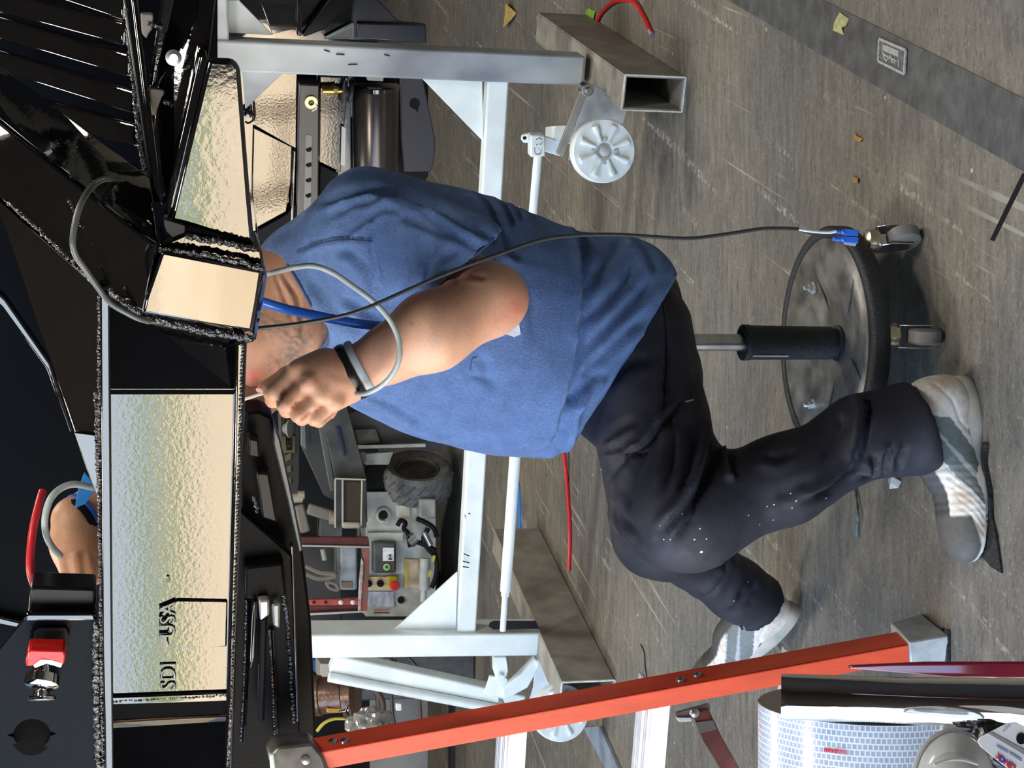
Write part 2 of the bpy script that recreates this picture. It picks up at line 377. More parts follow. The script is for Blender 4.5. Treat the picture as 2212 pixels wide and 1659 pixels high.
tag(G().box((-4.05, -.55, 3.62), (.16, 9.1, .08)).box((-4.05, 4.0, 1.8), (.16, .1, 3.6)).box((-4.05, -5.1, 1.8), (.16, .1, 3.6)).make('trim_1', mat('door_frame_paint', (.35, .35, .34), .5)), kind='structure')
tag(G().box((-24.5, 0, -.08), (41, 300, .1)).make('yard_ground', mat('sunlit_yard', (.66, .54, .36), .9, var=.25, scale=.4, bump=.1)), kind='structure')
tag(G().box((-295, 0, -.08), (500, 1200, .12)).make('meadow_ground', mat('dry_meadow', (.13, .19, .035), .95, var=.3, scale=.05)), kind='structure')
fx = G()
for x, y in ((-1.6, 1.2), (1.6, 1.2), (-1.6, 5.2), (1.6, 5.2)):
    r = root('ceiling_light', (x, y, 4.55), 'white strip light fitting under the dark ceiling', 'ceiling light', 'strip lights under the ceiling')
    G().box((x, y, 4.47), (1.2, .6, .16)).make('housing', WHITE, r, bevel=.01)
# strips set in the floor
BANDM = mat('dark_floor_strip', (.085, .088, .092), .5, var=.35, scale=22, bump=.15, bscale=80, stretch=(1, 1, 1))
def flat(px, h=.002): p = [PZ(x, y, 0) for x, y in px]; return G().prism([Vector((q.x, q.y, -.01)) for q in p], Vector((0, 0, .01 + h)))
A_, B_ = PZ(1572, 0), PZ(2212, 370); D_, E_ = PZ(1778, 0), PZ(2212, 212)
def ext(p, q, s): return p + (q - p) * s
bp_ = [ext(A_, B_, -1.2), ext(A_, B_, 1.6), ext(D_, E_, 2.2), ext(D_, E_, -1.6)]
tag(G().prism([Vector((q.x, q.y, -.01)) for q in bp_], Vector((0, 0, .012))).make('trim_2', BANDM), kind='structure')
tag(flat([(2140, 518), (2148, 521), (2216, 384), (2210, 374)], .0015).make('trim_3', BLACKM), kind='structure')
# embossed plate in the strip
r = root('stamped_plate', PZ(1932, 119), 'small square embossed plate with a raised pale rim, set in the dark floor strip', 'floor plate')
PLM = mat('plate_rubber_worn', (.13, .132, .13), .6, var=.4, scale=90, bump=.3); PLR = mat('plate_rim_pale', (.40, .42, .40), .6, var=.3, scale=150, bump=.3)
cs = [(1903, 84), (1960, 108), (1957, 160), (1901, 132)]
P4 = [PZ(x, y, .002) for x, y in cs]; cen = sum(P4, Vector()) / 4
G().prism(P4, Vector((0, 0, .002))).make('plate', PLM, r)
gg = G()
for i in range(4): gg.bar(P4[i] + Vector((0, 0, .003)), P4[(i + 1) % 4] + Vector((0, 0, .003)), .005, .006, Vector((0, 0, 1)))
gg.make('rim', PLR, r, bevel=.0015)
gg = G(); ux = (P4[1] - P4[0]); uy = (P4[3] - P4[0])
gg.bar(P4[0] + ux * .15 + uy * .3 + e3 * .003, P4[0] + ux * .75 + uy * .3 + e3 * .003, .012, .003, uy)
for a, b_, c_, d_ in ((.15, .5, .3, .85), (.3, .85, .45, .5), (.45, .5, .55, .8), (.6, .55, .62, .8), (.75, .5, .78, .85), (.2, .6, .7, .65)):
    gg.bar(P4[0] + ux * a + uy * b_ + e3 * .003, P4[0] + ux * c_ + uy * d_ + e3 * .003, .004, .003, uy)
gg.make('embossing', PLR, r, bevel=.001)

# ================================================================ litter and hoses on the floor
def leaf(px, label, col, h=.008, nm='leaf'):
    m = mat('leaf_' + nm, col, .6, var=.25, scale=60); p = [PZ(x, y, 0) for x, y in px]; c = sum(p, Vector()) / len(p); n = len(p)
    vs = [Vector((q.x, q.y, .003 + (.5 + .5 * math.sin(i * 2.1)) * h)) for i, q in enumerate(p)] + [c + Vector((0, 0, h * 1.3))]
    vs += [v - Vector((0, 0, .0015)) for v in vs]; fs = [(i, (i + 1) % n, n) for i in range(n)] + [(n + 1 + (i + 1) % n, n + 1 + i, 2 * n + 1) for i in range(n)]
    fs += [(i, n + 1 + i, n + 1 + (i + 1) % n, (i + 1) % n) for i in range(n)]
    tag(mesh('dry_leaf' if nm != 'green' else 'green_leaf', vs, fs, m), label, 'leaf')
leaf([(1098, 10), (1104, 8), (1118, 28), (1112, 42), (1098, 61), (1097, 35)], 'curled tan dry leaf on the floor above the grey stand', (.42, .28, .09), .02, 'tan')
leaf([(1268, 24), (1276, 18), (1288, 24), (1286, 40), (1276, 49), (1269, 38)], 'small bright green leaf scrap beside the red hose', (.22, .42, .05), .006, 'green')
leaf([(1806, 50), (1820, 27), (1836, 40), (1832, 56), (1824, 60), (1826, 76), (1804, 66)], 'pale yellow torn leaf on the dark floor strip', (.42, .42, .20), .004, 'pale')
leaf([(1850, 284), (1853, 292), (1866, 300), (1862, 306), (1852, 303)], 'tiny orange leaf scrap lying on the open floor', (.42, .24, .03), .003, 'orange')
leaf([(1845, 380), (1858, 386), (1856, 396), (1844, 394)], 'tiny ochre leaf scrap nearer the stool on the open floor', (.30, .20, .05), .003, 'ochre')
leaf([(1928, 1036), (1940, 1028), (1950, 1040), (1948, 1054), (1936, 1056)], 'crumpled scrap of clear white film beside the pale shoe', (.6, .64, .66), .012, 'film')
def ztube(px, r, zs): return [PZ(x, y, r + z) for (x, y), z in zip(px, zs)]
P = [(1290, 46), (1302, 25), (1325, 5), (1348, 0), (1372, 6), (1388, 30), (1400, 55), (1408, 72)]
r = root('red_hose_offcut', PZ(1348, 10), 'short bent red hose offcut on the floor beside the green leaf', 'hose')
G().tube(ztube(P, .006, [0] * 8), .0065, 12).make('tube', REDW, r, smooth=True)
G().tube([PZ(1404, 66, .0065), PZ(1409, 76, .0065)], .0072, 12, 1).make('end_cap', mat('lilac_end', (.3, .3, .5), .5), r)
P = [(1210, 940), (1219, 985), (1226, 1060), (1231, 1140), (1229, 1232)]
tag(G().tube(ztube(P, .006, [.02, .01, 0, 0, 0]), .0068, 12).make('red_hose', REDW, smooth=True), 'straight red hose lying on the floor in front of the knees', 'hose')
P = [(1112, 990), (1120, 1060), (1122, 1130), (1128, 1190), (1131, 1222)]
r = root('blue_strap', PZ(1131, 1222), 'blue strap on the floor behind the white tie rod, ending in a yellow tab', 'strap')
G().tube(ztube(P, .006, [0] * 5), .008, 8, flat=.5).make('strap', mat('blue_webbing', (.01, .16, .50), .6), r, smooth=True)
gg = G().prism([PZ(x, y, .001) for x, y in ((1113, 1228), (1131, 1217), (1134, 1240), (1122, 1250), (1136, 1312), (1130, 1290))], [Vector((0, 0, h)) for h in (.02, .006, .03, .02, .004, .012)])
gg.make('tab', YEL, r)
# dark debris
def debris(px, label, cat, nm, h=.01, m=BLACKM):
    p = [PZ(x, y, 0) for x, y in px]; c = sum(p, Vector()) / len(p); gg = G()
    rnd = random.Random(len(px)); gg.prism([q + e3 * .0005 for q in p], [e3 * (h * rnd.uniform(.3, 1)) for _ in p])
    tag(gg.make(nm, m, bevel=.001), label, cat)
debris([(2128, 955), (2138, 958), (2134, 1000), (2146, 1060), (2148, 1120), (2156, 1150), (2168, 1238), (2148, 1226), (2120, 1190), (2108, 1160), (2118, 1120), (2122, 1060), (2124, 1000)],
       'torn flattened strip of black tyre rubber along the sole of the nearer shoe', 'rubber scrap', 'rubber_scrap', .012, mat('tarry_black', (.010, .010, .010), .7, bump=.8, bscale=60))
P = [(1846, 1052), (1850, 1080), (1853, 1110), (1851, 1135), (1850, 1160)]
tag(G().tube(ztube(P, .005, [0, .002, .004, .002, 0]), .0035, 8).make('wire_offcut', mat('greenish_wire', (.10, .14, .14), .5, var=.5, scale=90), smooth=True), 'short dull grey-green wire offcut on the floor under the shin', 'wire')
P = [(1384, 1392), (1392, 1410), (1394, 1440), (1397, 1462), (1394, 1478)]
tag(G().tube(ztube(P, .001, [0] * 5), .0018, 6).make('wire_scrap', BLACKM, smooth=True), 'thin black wire scrap on the floor beside the white shoe', 'wire')

# ================================================================ white rolling stand
DS = 4.52
st = root('rolling_stand', PZ(1300, 170), 'white square-tube stand on feet and castors behind the seated man', 'stand')
def post(name, xa, ya, xb, yb, w, dp, m, d=DS, b=.006):
    a, c = PD(xa, ya, d), PD(xb, yb, d); u = (c - a).normalized(); s = e2.cross(u).normalized()
    g = G().prism([a + s * w / 2, a - s * w / 2, c - s * w / 2, c + s * w / 2], e2 * dp); return g.make(name, m, st, bevel=b)
post('post', 440, 120, 1262, 154, .082, .082, WHITED)
post('post', 560, 1399, 1176, 1393, .082, .1, WHITE)
post('crossbar', 1078, 160, 1008, 1368, .060, .055, WHITE, DS + .015)
post('upper_arm', 455, -60, 462, 90, .082, .08, WHITED, DS + .01)
def gusset(px, d, m=WHITE, t=.008): plateD('gusset', px, d, t, m, st, .0015)
gusset([(908, 166), (1042, 166), (1044, 306)], DS + .035)
gusset([(850, 1362), (985, 1362), (988, 1236)], DS + .035)
gusset([(474, 0), (516, 0), (590, 76), (474, 70)], DS + .04, WHITED)
gusset([(522, 146), (618, 152), (530, 236)], DS + .03, WHITED)
# foot tubes: hollow, running away from the camera
def foot(px, py, zt, lens, w=.092, h=.165, m=GREYP, inner=True):
    c = PZ(px, py, h / 2 + .002); c.z = h / 2 + .002; u = e1; a = c; b_ = c + e2 * lens; t = .006
    rr = root
    g = G()
    for (s, z0, ww, hh) in ((1, 0, t, h), (-1, 0, t, h)): g.prism([a + u * s * (w / 2 - t / 2) + u * ss * ww / 2 + e3 * zz * hh / 2 for ss, zz in ((-1, -1), (1, -1), (1, 1), (-1, 1))], e2 * lens)
    for s in (1, -1): g.prism([a + e3 * s * (h / 2 - t / 2) + u * ss * (w / 2 - t) + e3 * zz * t / 2 for ss, zz in ((-1, -1), (1, -1), (1, 1), (-1, 1))], e2 * lens)
    ob = g.make('foot_tube', m, st, bevel=.0015)
    rim = G(); q = [a + u * (x * (w / 2)) + e3 * (z * h / 2) for x, z in ((-1, -1), (1, -1), (1, 1), (-1, 1))]
    for i in range(4): rim.bar(q[i], q[(i + 1) % 4], .005, .004, e2)
    rim.make('tube_rim', mat('pale_bare_edge', (.72, .70, .62), .6, var=.2, scale=60), ob)
    return ob
foot(1412, 202, .16, 1.05)
for (x, y), (x2, y2) in (((1004, 1112), (1006, 1119)), ((1012, 1109), (1016, 1110)), ((1000, 1212), (1014, 1216)), ((1000, 1224), (1013, 1226)), ((1002, 1196), (1014, 1201)), ((700, 108), (712, 112)), ((726, 117), (744, 118)), ((830, 118), (842, 121)), ((752, 140), (772, 139))):
    G().bar(PD(x, y, DS - .002), PD(x2, y2, DS - .002), .004, .002, e2).make('scuff_mark', BLACKM, st)
foot(1268, 1500, .16, 1.05)
# castor units
def rib_wheel(cx, cy, Y, R, dirn, name='castor_wheel'):
    c = PY(cx, cy, Y); d = Vector(dirn).normalized(); g = G(); th = .05
    g.lathe(c, -d, [(R * .985, -th), (R, -th * .8), (R, -.004), (R * .97, 0), (R * .25, .001), (R * .22, -.006), (.001, -.006)], 48)
    w = g.make(name, WHITE, st, smooth=True, sharp=.5)
    up = Vector((0, 0, 1)); up = (up - d * up.dot(d)).normalized(); ri = d.cross(up); gg = G()
    for k in range(8):
        a = math.radians(22 + k * 45); v = up * math.cos(a) + ri * math.sin(a)
        gg.tube([c - d * .002 + v * R * .3, c - d * .002 + v * R * .82], (lambda t, k=k: .006 + .0035 * (t > .7)), 10, 4)
    gg.make('wheel_rib', WHITE, w, smooth=True)
    hb = G().lathe(c, -d, [(.014, -.004), (.014, .008), (.008, .012), (.001, .012)], 16)
    for k in range(4):
        a = math.radians(k * 90); v = up * math.cos(a) + ri * math.sin(a); hb.lathe(c + v * R * .36, -d, [(.006, 0), (.006, .006), (.001, .007)], 8)
    hb.make('hub_bolts', mat('grey_bolt', (.5, .52, .52), .5), w, smooth=True)
    return c
nd = Vector((.12, 1, -.05))
rib_wheel(1305, 326, 4.18, .083, nd)
g = plateD(None, [(1262, 190), (1285, 184), (1356, 232), (1346, 268), (1320, 262), (1245, 352), (1228, 345)], 4.36, .006, None, None); g.make('castor_fork', mat('galvanised', (.45, .46, .46), .5, .3, var=.2, scale=20), st, bevel=.001)
g = G().prism([PD(x, y, 4.30) for x, y in ((1254, 196), (1270, 200), (1216, 340), (1202, 332))], e2 * .012); g.make('castor_arm', GREYP, st, bevel=.002)
g = G().lathe(PD(1268, 193, 4.29), e2, [(.017, -.012), (.017, .03)], 20).lathe(PD(1268, 193, 4.29), e2, [(.008, -.022), (.008, 0)], 12); g.make('pivot_bolt', STEEL, st, bevel=.001)
c = PD(1236, 292, 4.45); G().lathe(c, e1 + e2 * .3, [(.055, -.02), (.075, -.02), (.075, .02), (.055, .02)], 32).make('wheel_behind', WHITED, st, smooth=True)
g = G().prism([PD(x, y, 4.40) for x, y in ((1128, 292), (1134, 289), (1160, 288), (1212, 306), (1210, 338), (1178, 328), (1150, 308), (1132, 309), (1126, 302))], e2 * .01); g.make('lock_lever', WHITE, st, bevel=.002)
g = G().prism([PD(x, y, 4.36) for x, y in ((1146, 292), (1177, 292), (1178, 338), (1146, 340))], e2 * .04); g.make('clevis', WHITE, st, bevel=.004)
g = G().tube([PD(x, y, 4.345) for x, y in ((1158, 302), (1166, 298), (1172, 304), (1168, 312), (1160, 312), (1154, 322), (1158, 332), (1166, 332), (1170, 322), (1164, 312))], .0016, 6, 4); g.make('hairpin_clip', STEEL, st, smooth=True)
g = G().tube([PD(1134, 298, 4.385), PD(1133, 298, 4.37)], .005, 8, 1); g.make('lever_eye', BLACKM, st)
# tie rod from one castor lock to the other
a, b_ = PD(1162, 336, 4.385), PD(1103, 1000, 4.40); mid = PD(1092, 1276, 4.40); en = PD(1086, 1362, 4.40)
tr = G().cyl(a, a.lerp(b_, .25), .012, n=16); tr.make('tie_rod', WHITE, st, smooth=True)
G().cyl(a.lerp(b_, .22), mid, .017, n=20).cyl(mid, mid + (en - mid) * .12, .014, n=6).make('tie_rod_sleeve', WHITE, st, smooth=True)
G().cyl(mid, en, .0095, n=16).make('tie_rod_end', WHITE, st, smooth=True)
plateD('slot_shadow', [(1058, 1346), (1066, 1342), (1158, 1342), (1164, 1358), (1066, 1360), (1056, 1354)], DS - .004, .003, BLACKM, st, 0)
# left castor unit, partly behind the ladder
rib_wheel(1212, 1540, 4.95, .088, Vector((-.1, 1, 0)))
g = G().prism([PD(x, y, 4.62) for x, y in ((1158, 1424), (1166, 1420), (1190, 1424), (1224, 1520), (1136, 1540), (1152, 1486))], e2 * .008)
g.make('castor_fork', WHITE, st, bevel=.002)
g = G().prism([PD(x, y, 4.55) for x, y in ((1156, 1424), (1170, 1432), (1140, 1486), (1090, 1512), (1086, 1490), (1120, 1462))], e2 * .03); g.make('castor_arm', WHITE, st, bevel=.003)
g = G().prism([PD(x, y, 4.56) for x, y in ((1066, 1420), (1094, 1420), (1098, 1450), (1090, 1472), (1074, 1472), (1066, 1450))], e2 * .03); g.make('link_plate', WHITE, st, bevel=.003)
G().lathe(PD(1082, 1462, 4.55), e2, [(.011, -.008), (.011, .04)], 16).make('pivot_bolt', WHITE, st, bevel=.001)
G().lathe(PD(1168, 1436, 4.54), e2, [(.014, -.006), (.014, .04)], 20).make('pivot_bolt', WHITE, st, bevel=.001)
g = G().prism([PD(x, y, 4.57) for x, y in ((1058, 1462), (1096, 1466), (1100, 1510), (1046, 1500))], e2 * .012); g.make('bracket', WHITE, st, bevel=.002)
a, b_ = PD(712, 1452, 4.62), PD(1128, 1530, 4.62)
u = (b_ - a).normalized(); s = e2.cross(u).normalized()
G().prism([a + s * .004, a - s * .062, b_ - s * .045, b_ + s * .004], e2 * .05).make('brace', WHITE, st, bevel=.006)
G().cyl(a + s * .012 - e2 * .01, b_ + s * .014 - e2 * .01, .016, n=20).make('brace_pipe', WHITE, st, smooth=True)
# bar lying on the floor further along
tag(G().prism([PZ(x, y, .001) for x, y in ((1267, 1572), (1302, 1568), (1345, 1665), (1320, 1668))], e3 * .012).make('flat_bar', mat('bluish_steel_bar', (.35, .42, .52), .4, .4, var=.2, scale=20), bevel=.001),
    'bluish steel flat bar lying on the floor behind the ladder step', 'steel bar')

# ================================================================ the black truck bed
B = root('truck_bed', PD(380, 1000, 2.19), 'glossy black welded truck bed frame with a recessed stamped end beam', 'truck bed')
D0 = 2.19
def pl(name, px, d, t=.006, m=GLOSS, bevel=.002, par=None): return plateD(name, px, d, t, m, par or B, bevel)
# end beam: flanges round a recessed web
eb = pl('end_beam', [(215, 632), (222, 634), (238, 636), (246, 1720), (228, 1720), (220, 1400)], D0, .10, GLOSS, .004)
pl('beam_flange', [(508, 738), (534, 738), (521, 1100), (503, 1540), (497, 1720), (482, 1720), (490, 1500), (503, 1000)], D0, .10, GLOSS, .005, eb)
pl('web_panel', [(232, 838), (518, 838), (500, 1508), (236, 1508)], [D0 + .018] * 4, .008, GLOSSW, .0015, eb)
pl('web_dark_tilt', [(230, 620), (520, 720), (518, 852), (232, 852)], [D0 + .060, D0 + .052, D0 + .016, D0 + .016], .008, SMOOTHK, 0, eb)  # split off and turned so that it mirrors the dark wall
pl('web_sill', [(236, 1505), (500, 1495), (496, 1516), (238, 1524)], D0 + .012, .02, SMOOTHK, .003, eb)
pl('web_lip', [(236, 1562), (494, 1548), (494, 1558), (236, 1574)], [D0 + .022, D0 + .022, D0 + .030, D0 + .030], .01, GLOSS, .001, eb)
pl('web_dark_tilt', [(236, 1570), (494, 1556), (486, 1740), (238, 1740)], [D0 + .085, D0 + .085, D0 + .025, D0 + .025], .008, SMOOTHK, 0, eb)  # web beyond the sill, also turned to mirror darkness
# raised pad on the web
gg = G(); dpad = D0 + .0135
pad = [(374, 1300), (384, 1296), (492, 1298), (490, 1398), (376, 1400), (364, 1394), (360, 1384), (366, 1312)]
plateD('raised_pad', pad, dpad, .006, GLOSSW, eb, .0025)
ex = (PD(362, 1290, D0) - PD(362, 1490, D0)).normalized()
text('lettering', 'SDI', PD(379, 1489, D0 + .0165), ex, e3, .0235, GLOSS, eb, .0006, -.0006, .0014)
text('lettering', 'USA', PD(378, 1376, D0 + .0125), ex, e3, .0235, GLOSS, eb, .0006, -.0006, .0014)
gg = G().bar(PD(363, 1243, D0 + .017), PD(363, 1258, D0 + .017), .004, .004, e3); gg.make('mark', GLOSS, eb, bevel=.001)
# weld beads
def weld(px, d, r=.005, par=None, n=None):
    P = [PD(x, y, d) for x, y in px]; L = sum((P[i + 1] - P[i]).length for i in range(len(P) - 1)); n = n or max(3, int(L / .0045)); g = G(); Q = catmull(P, max(1, n // max(1, len(P) - 1)))
    for q in Q: g.lathe(q + Vector((random.uniform(-1, 1), 0, random.uniform(-1, 1))) * r * .35, -e2 + Vector((random.uniform(-.4, .4), 0, random.uniform(-.4, .4))), [(r * 1.1, -r * .5), (r, r * .25), (r * .6, r * .65), (.0001, r * .8)], 8)
    o = g.make('weld_bead', WELD, par or B, smooth=True); return o
weld([(214, 640), (214, 1000), (218, 1400), (222, 1660)], D0 + .003, .0025, eb)
weld([(524, 745), (512, 1130), (500, 1500), (492, 1660)], D0 - .001, .0022, eb)
weld([(232, 1515), (360, 1508), (496, 1500)], D0 + .014, .0035, eb)
weld([(206, 1350), (208, 1500), (214, 1660)], D0 + .004, .005, eb)
# joint block with the flat pale-reflecting end
jb = pl('joint_block', [(350, 543), (566, 585), (556, 650), (544, 716), (308, 676), (316, 640)], [D0 - .02, D0 - .012, D0 - .012, D0 - .010, D0 - .020, D0 - .02], .12, SMOOTHK, .004)
pl('joint_side', [(560, 584), (578, 592), (552, 738), (540, 716)], [D0 - .012, D0 + .01, D0 + .01, D0 - .01], .10, GLOSS, .003, jb)
pl('joint_plate', [(340, 530), (400, 505), (566, 540), (572, 590), (350, 546)], D0 + .004, .09, GLOSS, .004, jb)
weld([(322, 690), (400, 706), (470, 722), (545, 733)], D0 - .012, .0048, jb)
weld([(345, 540), (420, 548), (500, 562), (566, 580)], D0 - .012, .004, jb)
weld([(405, 512), (470, 522), (548, 540)], D0 - .002, .0042, jb)
weld([(240, 632), (270, 655), (300, 678)], D0 - .005, .0045, jb)
weld([(20, 440), (100, 512), (180, 590), (215, 622)], D0 + .01, .003)
# angled arm going up and right from the joint
arm = pl('angled_tube', [(-40, 232), (144, 380), (340, 534), (312, 678), (216, 622), (-40, 392)], [D0 + .16, D0 + .06, D0 - .012, D0 - .006, D0 + .008, D0 + .12], .10, SMOOTHK, .004)
pl('tube_top_face', [(-40, 118), (60, 190), (322, 386), (342, 528), (332, 520), (144, 374), (-40, 226)], [D0 + .22, D0 + .20, D0 + .10, D0 - .002, D0 - .008, D0 + .06, D0 + .155], .01, GLOSS, .002, arm)
gs = pl('gusset_plate', [(-40, 396), (216, 626), (216, 1084), (186, 1010), (162, 937), (110, 780), (-40, 345)], [D0 + .15, D0 + .02, D0 + .02, D0 + .02, D0 + .02, D0 + .03, D0 + .17], .01, SMOOTHK, .002)
weld([(208, 850), (210, 960), (212, 1050)], D0 + .014, .003, gs)
# upper pale-reflecting plate
up_ = pl('end_plate', [(450, 128), (504, 130), (519, 146), (540, 420), (550, 532), (402, 486), (366, 478)], [D0 + .019 + .0011 * (500 - x) / 180 for x in (450, 504, 519, 540, 550, 402, 366)], .02, mat('rippled_black_paint', (.003, .003, .0035), .06, ior=1.75, bump=.014, bscale=95, coat=.6), .006)
pl('plate_edge', [(432, 120), (450, 124), (366, 480), (352, 470)], [D0 + .028, D0 + .022, D0 + .022, D0 + .03], .10, GLOSS, .003, up_)
pl('notched_clip', [(352, 470), (370, 476), (402, 486), (402, 512), (376, 520), (356, 500)], D0 + .01, .02, SATIN, .002, up_)
pl('side_plate', [(372, -30), (470, -30), (452, 122), (362, 452), (330, 300), (345, 150)], [D0 + .16, D0 + .16, D0 + .12, D0 + .06, D0 + .12, D0 + .15], .02, GLOSS, .003)
G().lathe(PD(375, 124, D0 + .125), -e2, [(.011, -.002), (.011, .002), (.006, .003), (.006, .006), (.001, .006)], 24).make('washer_bolt', STEEL, B, smooth=True)
pl('bright_flange', [(352, -30), (384, -30), (352, 120), (334, 190), (322, 188)], D0 + .14, .03, GLOSS, .006)
for px in ([(304, 30), (330, 30), (332, 42), (326, 52), (330, 62), (322, 72), (316, 84), (306, 72)], [(322, 190), (354, 194), (358, 214), (352, 222), (358, 234), (344, 252), (334, 250), (326, 248)]):
    pl('notched_bracket', px, D0 + .13, .015, mat('grey_reflecting_clip', (.16, .14, .12), .5), .002)
weld([(356, 222), (380, 228), (404, 234)], D0 + .12, .004); weld([(322, 50), (346, 58)], D0 + .13, .003)
pl('upright_bar', [(280, -30), (294, -30), (352, 450), (332, 404)], [D0 + .18, D0 + .18, D0 + .03, D0 + .05], .03, GLOSS, .003)
# rows of slats over the deck
sl = [((-60, -14), (275, 72)), ((-60, 42), (285, 140)), ((-60, 112), (297, 220)), ((-60, 196), (300, 292)), ((-60, -90), (275, 18)), ((150, 330), (322, 392))]
for i, (a, c) in enumerate(sl):
    p, q = PD(*a, D0 + .55), PD(*c, D0 + .25); g = G().bar(p, q, .014, .035, e3); o = g.make('deck_slat', GLOSS, B, bevel=.005)
    G().lathe(PD(c[0] + 6, c[1] + 2, D0 + .24), -e2, [(.007, -.004), (.006, .002), (.001, .005)], 10).make('slat_weld', WELD, o, smooth=True)
pl('deck_sheet', [(-80, -60), (470, -60), (470, 470), (300, 560), (240, 700), (215, 1100), (215, 1760), (-80, 1760)], D0 + .62, .01, mat('deck_black', (.0015, .0025, .005), .7, spec=.05), 0)
pl('deck_frame', [(262, -30), (284, -30), (350, 440), (330, 440)], [D0 + .25] * 2 + [D0 + .1] * 2, .02, SATIN, .003)
weld([(272, 20), (284, 140), (298, 290), (318, 400)], D0 + .235, .003)
# cross brace seen through the top gap
pl('cross_rail', [(-40, 600), (12, 648), (108, 786), (156, 932), (150, 936), (100, 796), (4, 664), (-40, 622)], [D0 + .5] * 8, .03, GLOSS, .003)
pl('gusset_glint', [(160, 934), (206, 940), (215, 1086), (186, 1010)], D0 + .014, .004, SMOOTHK, .001, gs)  # extra facet added to give the gusset its bright reflection
pl('cross_rail', [(-60, 1318), (62, 1348), (62, 1362), (-60, 1338)], D0 + .6, .03, GLOSS, .004)
# hook plate at lower left of the picture: bolt plate with shackle and round hole

def ring_plate(px, d, t, hole, name, m, par, tilt=0):
    # plate with a round keyed hole: outline filled between polygon and hole
    (hx, hy, hr) = hole; n = 40; bm = bmesh.new()
    out = [PD(x, y, d) for x, y in px]; c = PD(hx, hy, d); R = (PD(hx + hr, hy, d) - c).length
    zz = e3; inn = []
    for i in range(n):
        a = 2 * math.pi * i / n; rr = R * (1.35 if min(abs(a - math.pi), abs(a), abs(a - 2 * math.pi)) < .12 else 1.0); inn.append(c + e1 * math.sin(a) * rr * 1.0 + zz * math.cos(a) * rr)
    vo = [bm.verts.new(p) for p in out]; vi = [bm.verts.new(p) for p in inn]
    zb = min(p.z for p in out)
    for v_ in vo + vi: v_.co += e2 * (v_.co.z - zb) * tilt
    ed = [bm.edges.new((vo[i], vo[(i + 1) % len(vo)])) for i in range(len(vo))] + [bm.edges.new((vi[i], vi[(i + 1) % n])) for i in range(n)]
    bmesh.ops.triangle_fill(bm, use_beauty=True, use_dissolve=False, edges=ed)
    r = bmesh.ops.extrude_face_region(bm, geom=list(bm.faces)); bmesh.ops.translate(bm, verts=[v for v in r['geom'] if isinstance(v, bmesh.types.BMVert)], vec=e2 * t)
    bmesh.ops.recalc_face_normals(bm, faces=bm.faces); me = bpy.data.meshes.new(name); bm.to_mesh(me); bm.free(); return link(name, me, m, par)
hp = ring_plate([(0, 1406), (60, 1332), (206, 1332), (214, 1500), (222, 1740), (-60, 1740), (-60, 1480)], D0 + .03, .012, (69, 1588, 40), 'hitch_plate', mat('navy_black_plate', (.002, .003, .006), .22, spec=.07, bump=.06, bscale=150), B, .02)
pl('plate_top', [(64, 1270), (76, 1268), (206, 1272), (208, 1326), (60, 1326), (64, 1290)], [D0 + .045] * 6, .05, SATIN, .004, hp)
pl('plate_edge', [(58, 1326), (208, 1326), (208, 1342), (52, 1342)], D0 + .022, .012, GLOSS, .003, hp)
G().cyl(PD(69, 1588, D0 + .04), PD(69, 1588, D0 + .07), .03).make('hole_back', BLACKM, hp)
# lower rails behind the beam
LOWB = mat('dull_black_steel', (.004, .004, .005), .4, spec=.06)
lr = pl('lower_rail', [(530, 892), (560, 888), (588, 902), (652, 1170), (672, 1340), (690, 1740), (500, 1740), (512, 1200)], D0 + .42, .06, LOWB, .005)
pl('rail_face', [(505, 1090), (632, 1200), (652, 1660), (480, 1660)], D0 + .36, .02, LOWB, .004, lr)
pl('rail_lip', [(628, 1180), (634, 1180), (645, 1560), (640, 1560)], D0 + .35, .02, GLOSS, .002, lr)
pl('rail_box', [(528, 1225), (612, 1216), (620, 1290), (530, 1296)], D0 + .33, .03, LOWB, .005, lr)
for px, m in (([(546, 1304), (556, 1300), (552, 1420), (540, 1450)], GLOSS), ([(558, 1298), (582, 1296), (582, 1330), (562, 1344)], mat('grey_zinc_bracket', (.45, .42, .40), .4, .5)), ([(586, 1306), (606, 1304), (604, 1360), (590, 1352)], mat('grey_zinc_plate', (.25, .26, .25), .4, .5, bump=.2)), ([(560, 1340), (578, 1330), (572, 1560), (556, 1560)], LOWB)):
    pl('bracket_strip', px, D0 + .31, .02, m, .004, lr)
pl('rail_strut', [(592, 915), (606, 950), (640, 1110), (655, 1190), (645, 1195), (622, 1090), (590, 960)], D0 + .37, .02, mat('grey_sheen_steel', (.05, .055, .06), .28, .5), .003, lr)
for i, (x, y) in enumerate(((548, 1075), (558, 1240), (596, 1320), (552, 1086))): weld([(x, y), (x + 4, y + 18)], D0 + .345, .003, lr)
weld([(612, 1290), (622, 1360), (634, 1560)], D0 + .348, .003, lr)
for q in ([(512, 1110), (508, 1300), (498, 1650)], [(538, 1300), (534, 1440), (526, 1600)], [(588, 1360), (594, 1470), (600, 1620)]):
    G().tube([PD(x, y, D0 + .352) for x, y in q], .0035, 8).make('highlight_bead', GLOSSW, lr, smooth=True)  # glossy bead added to draw a highlight line on the rail
    weld([(x - 5, y) for x, y in q], D0 + .354, .0022, lr)
for px in ([(536, 945), (560, 950), (562, 990), (536, 985)], [(552, 1020), (582, 1022), (600, 1130), (566, 1120)]):
    pl('rail_bracket', px, D0 + .37, .03, SATIN, .004, lr)

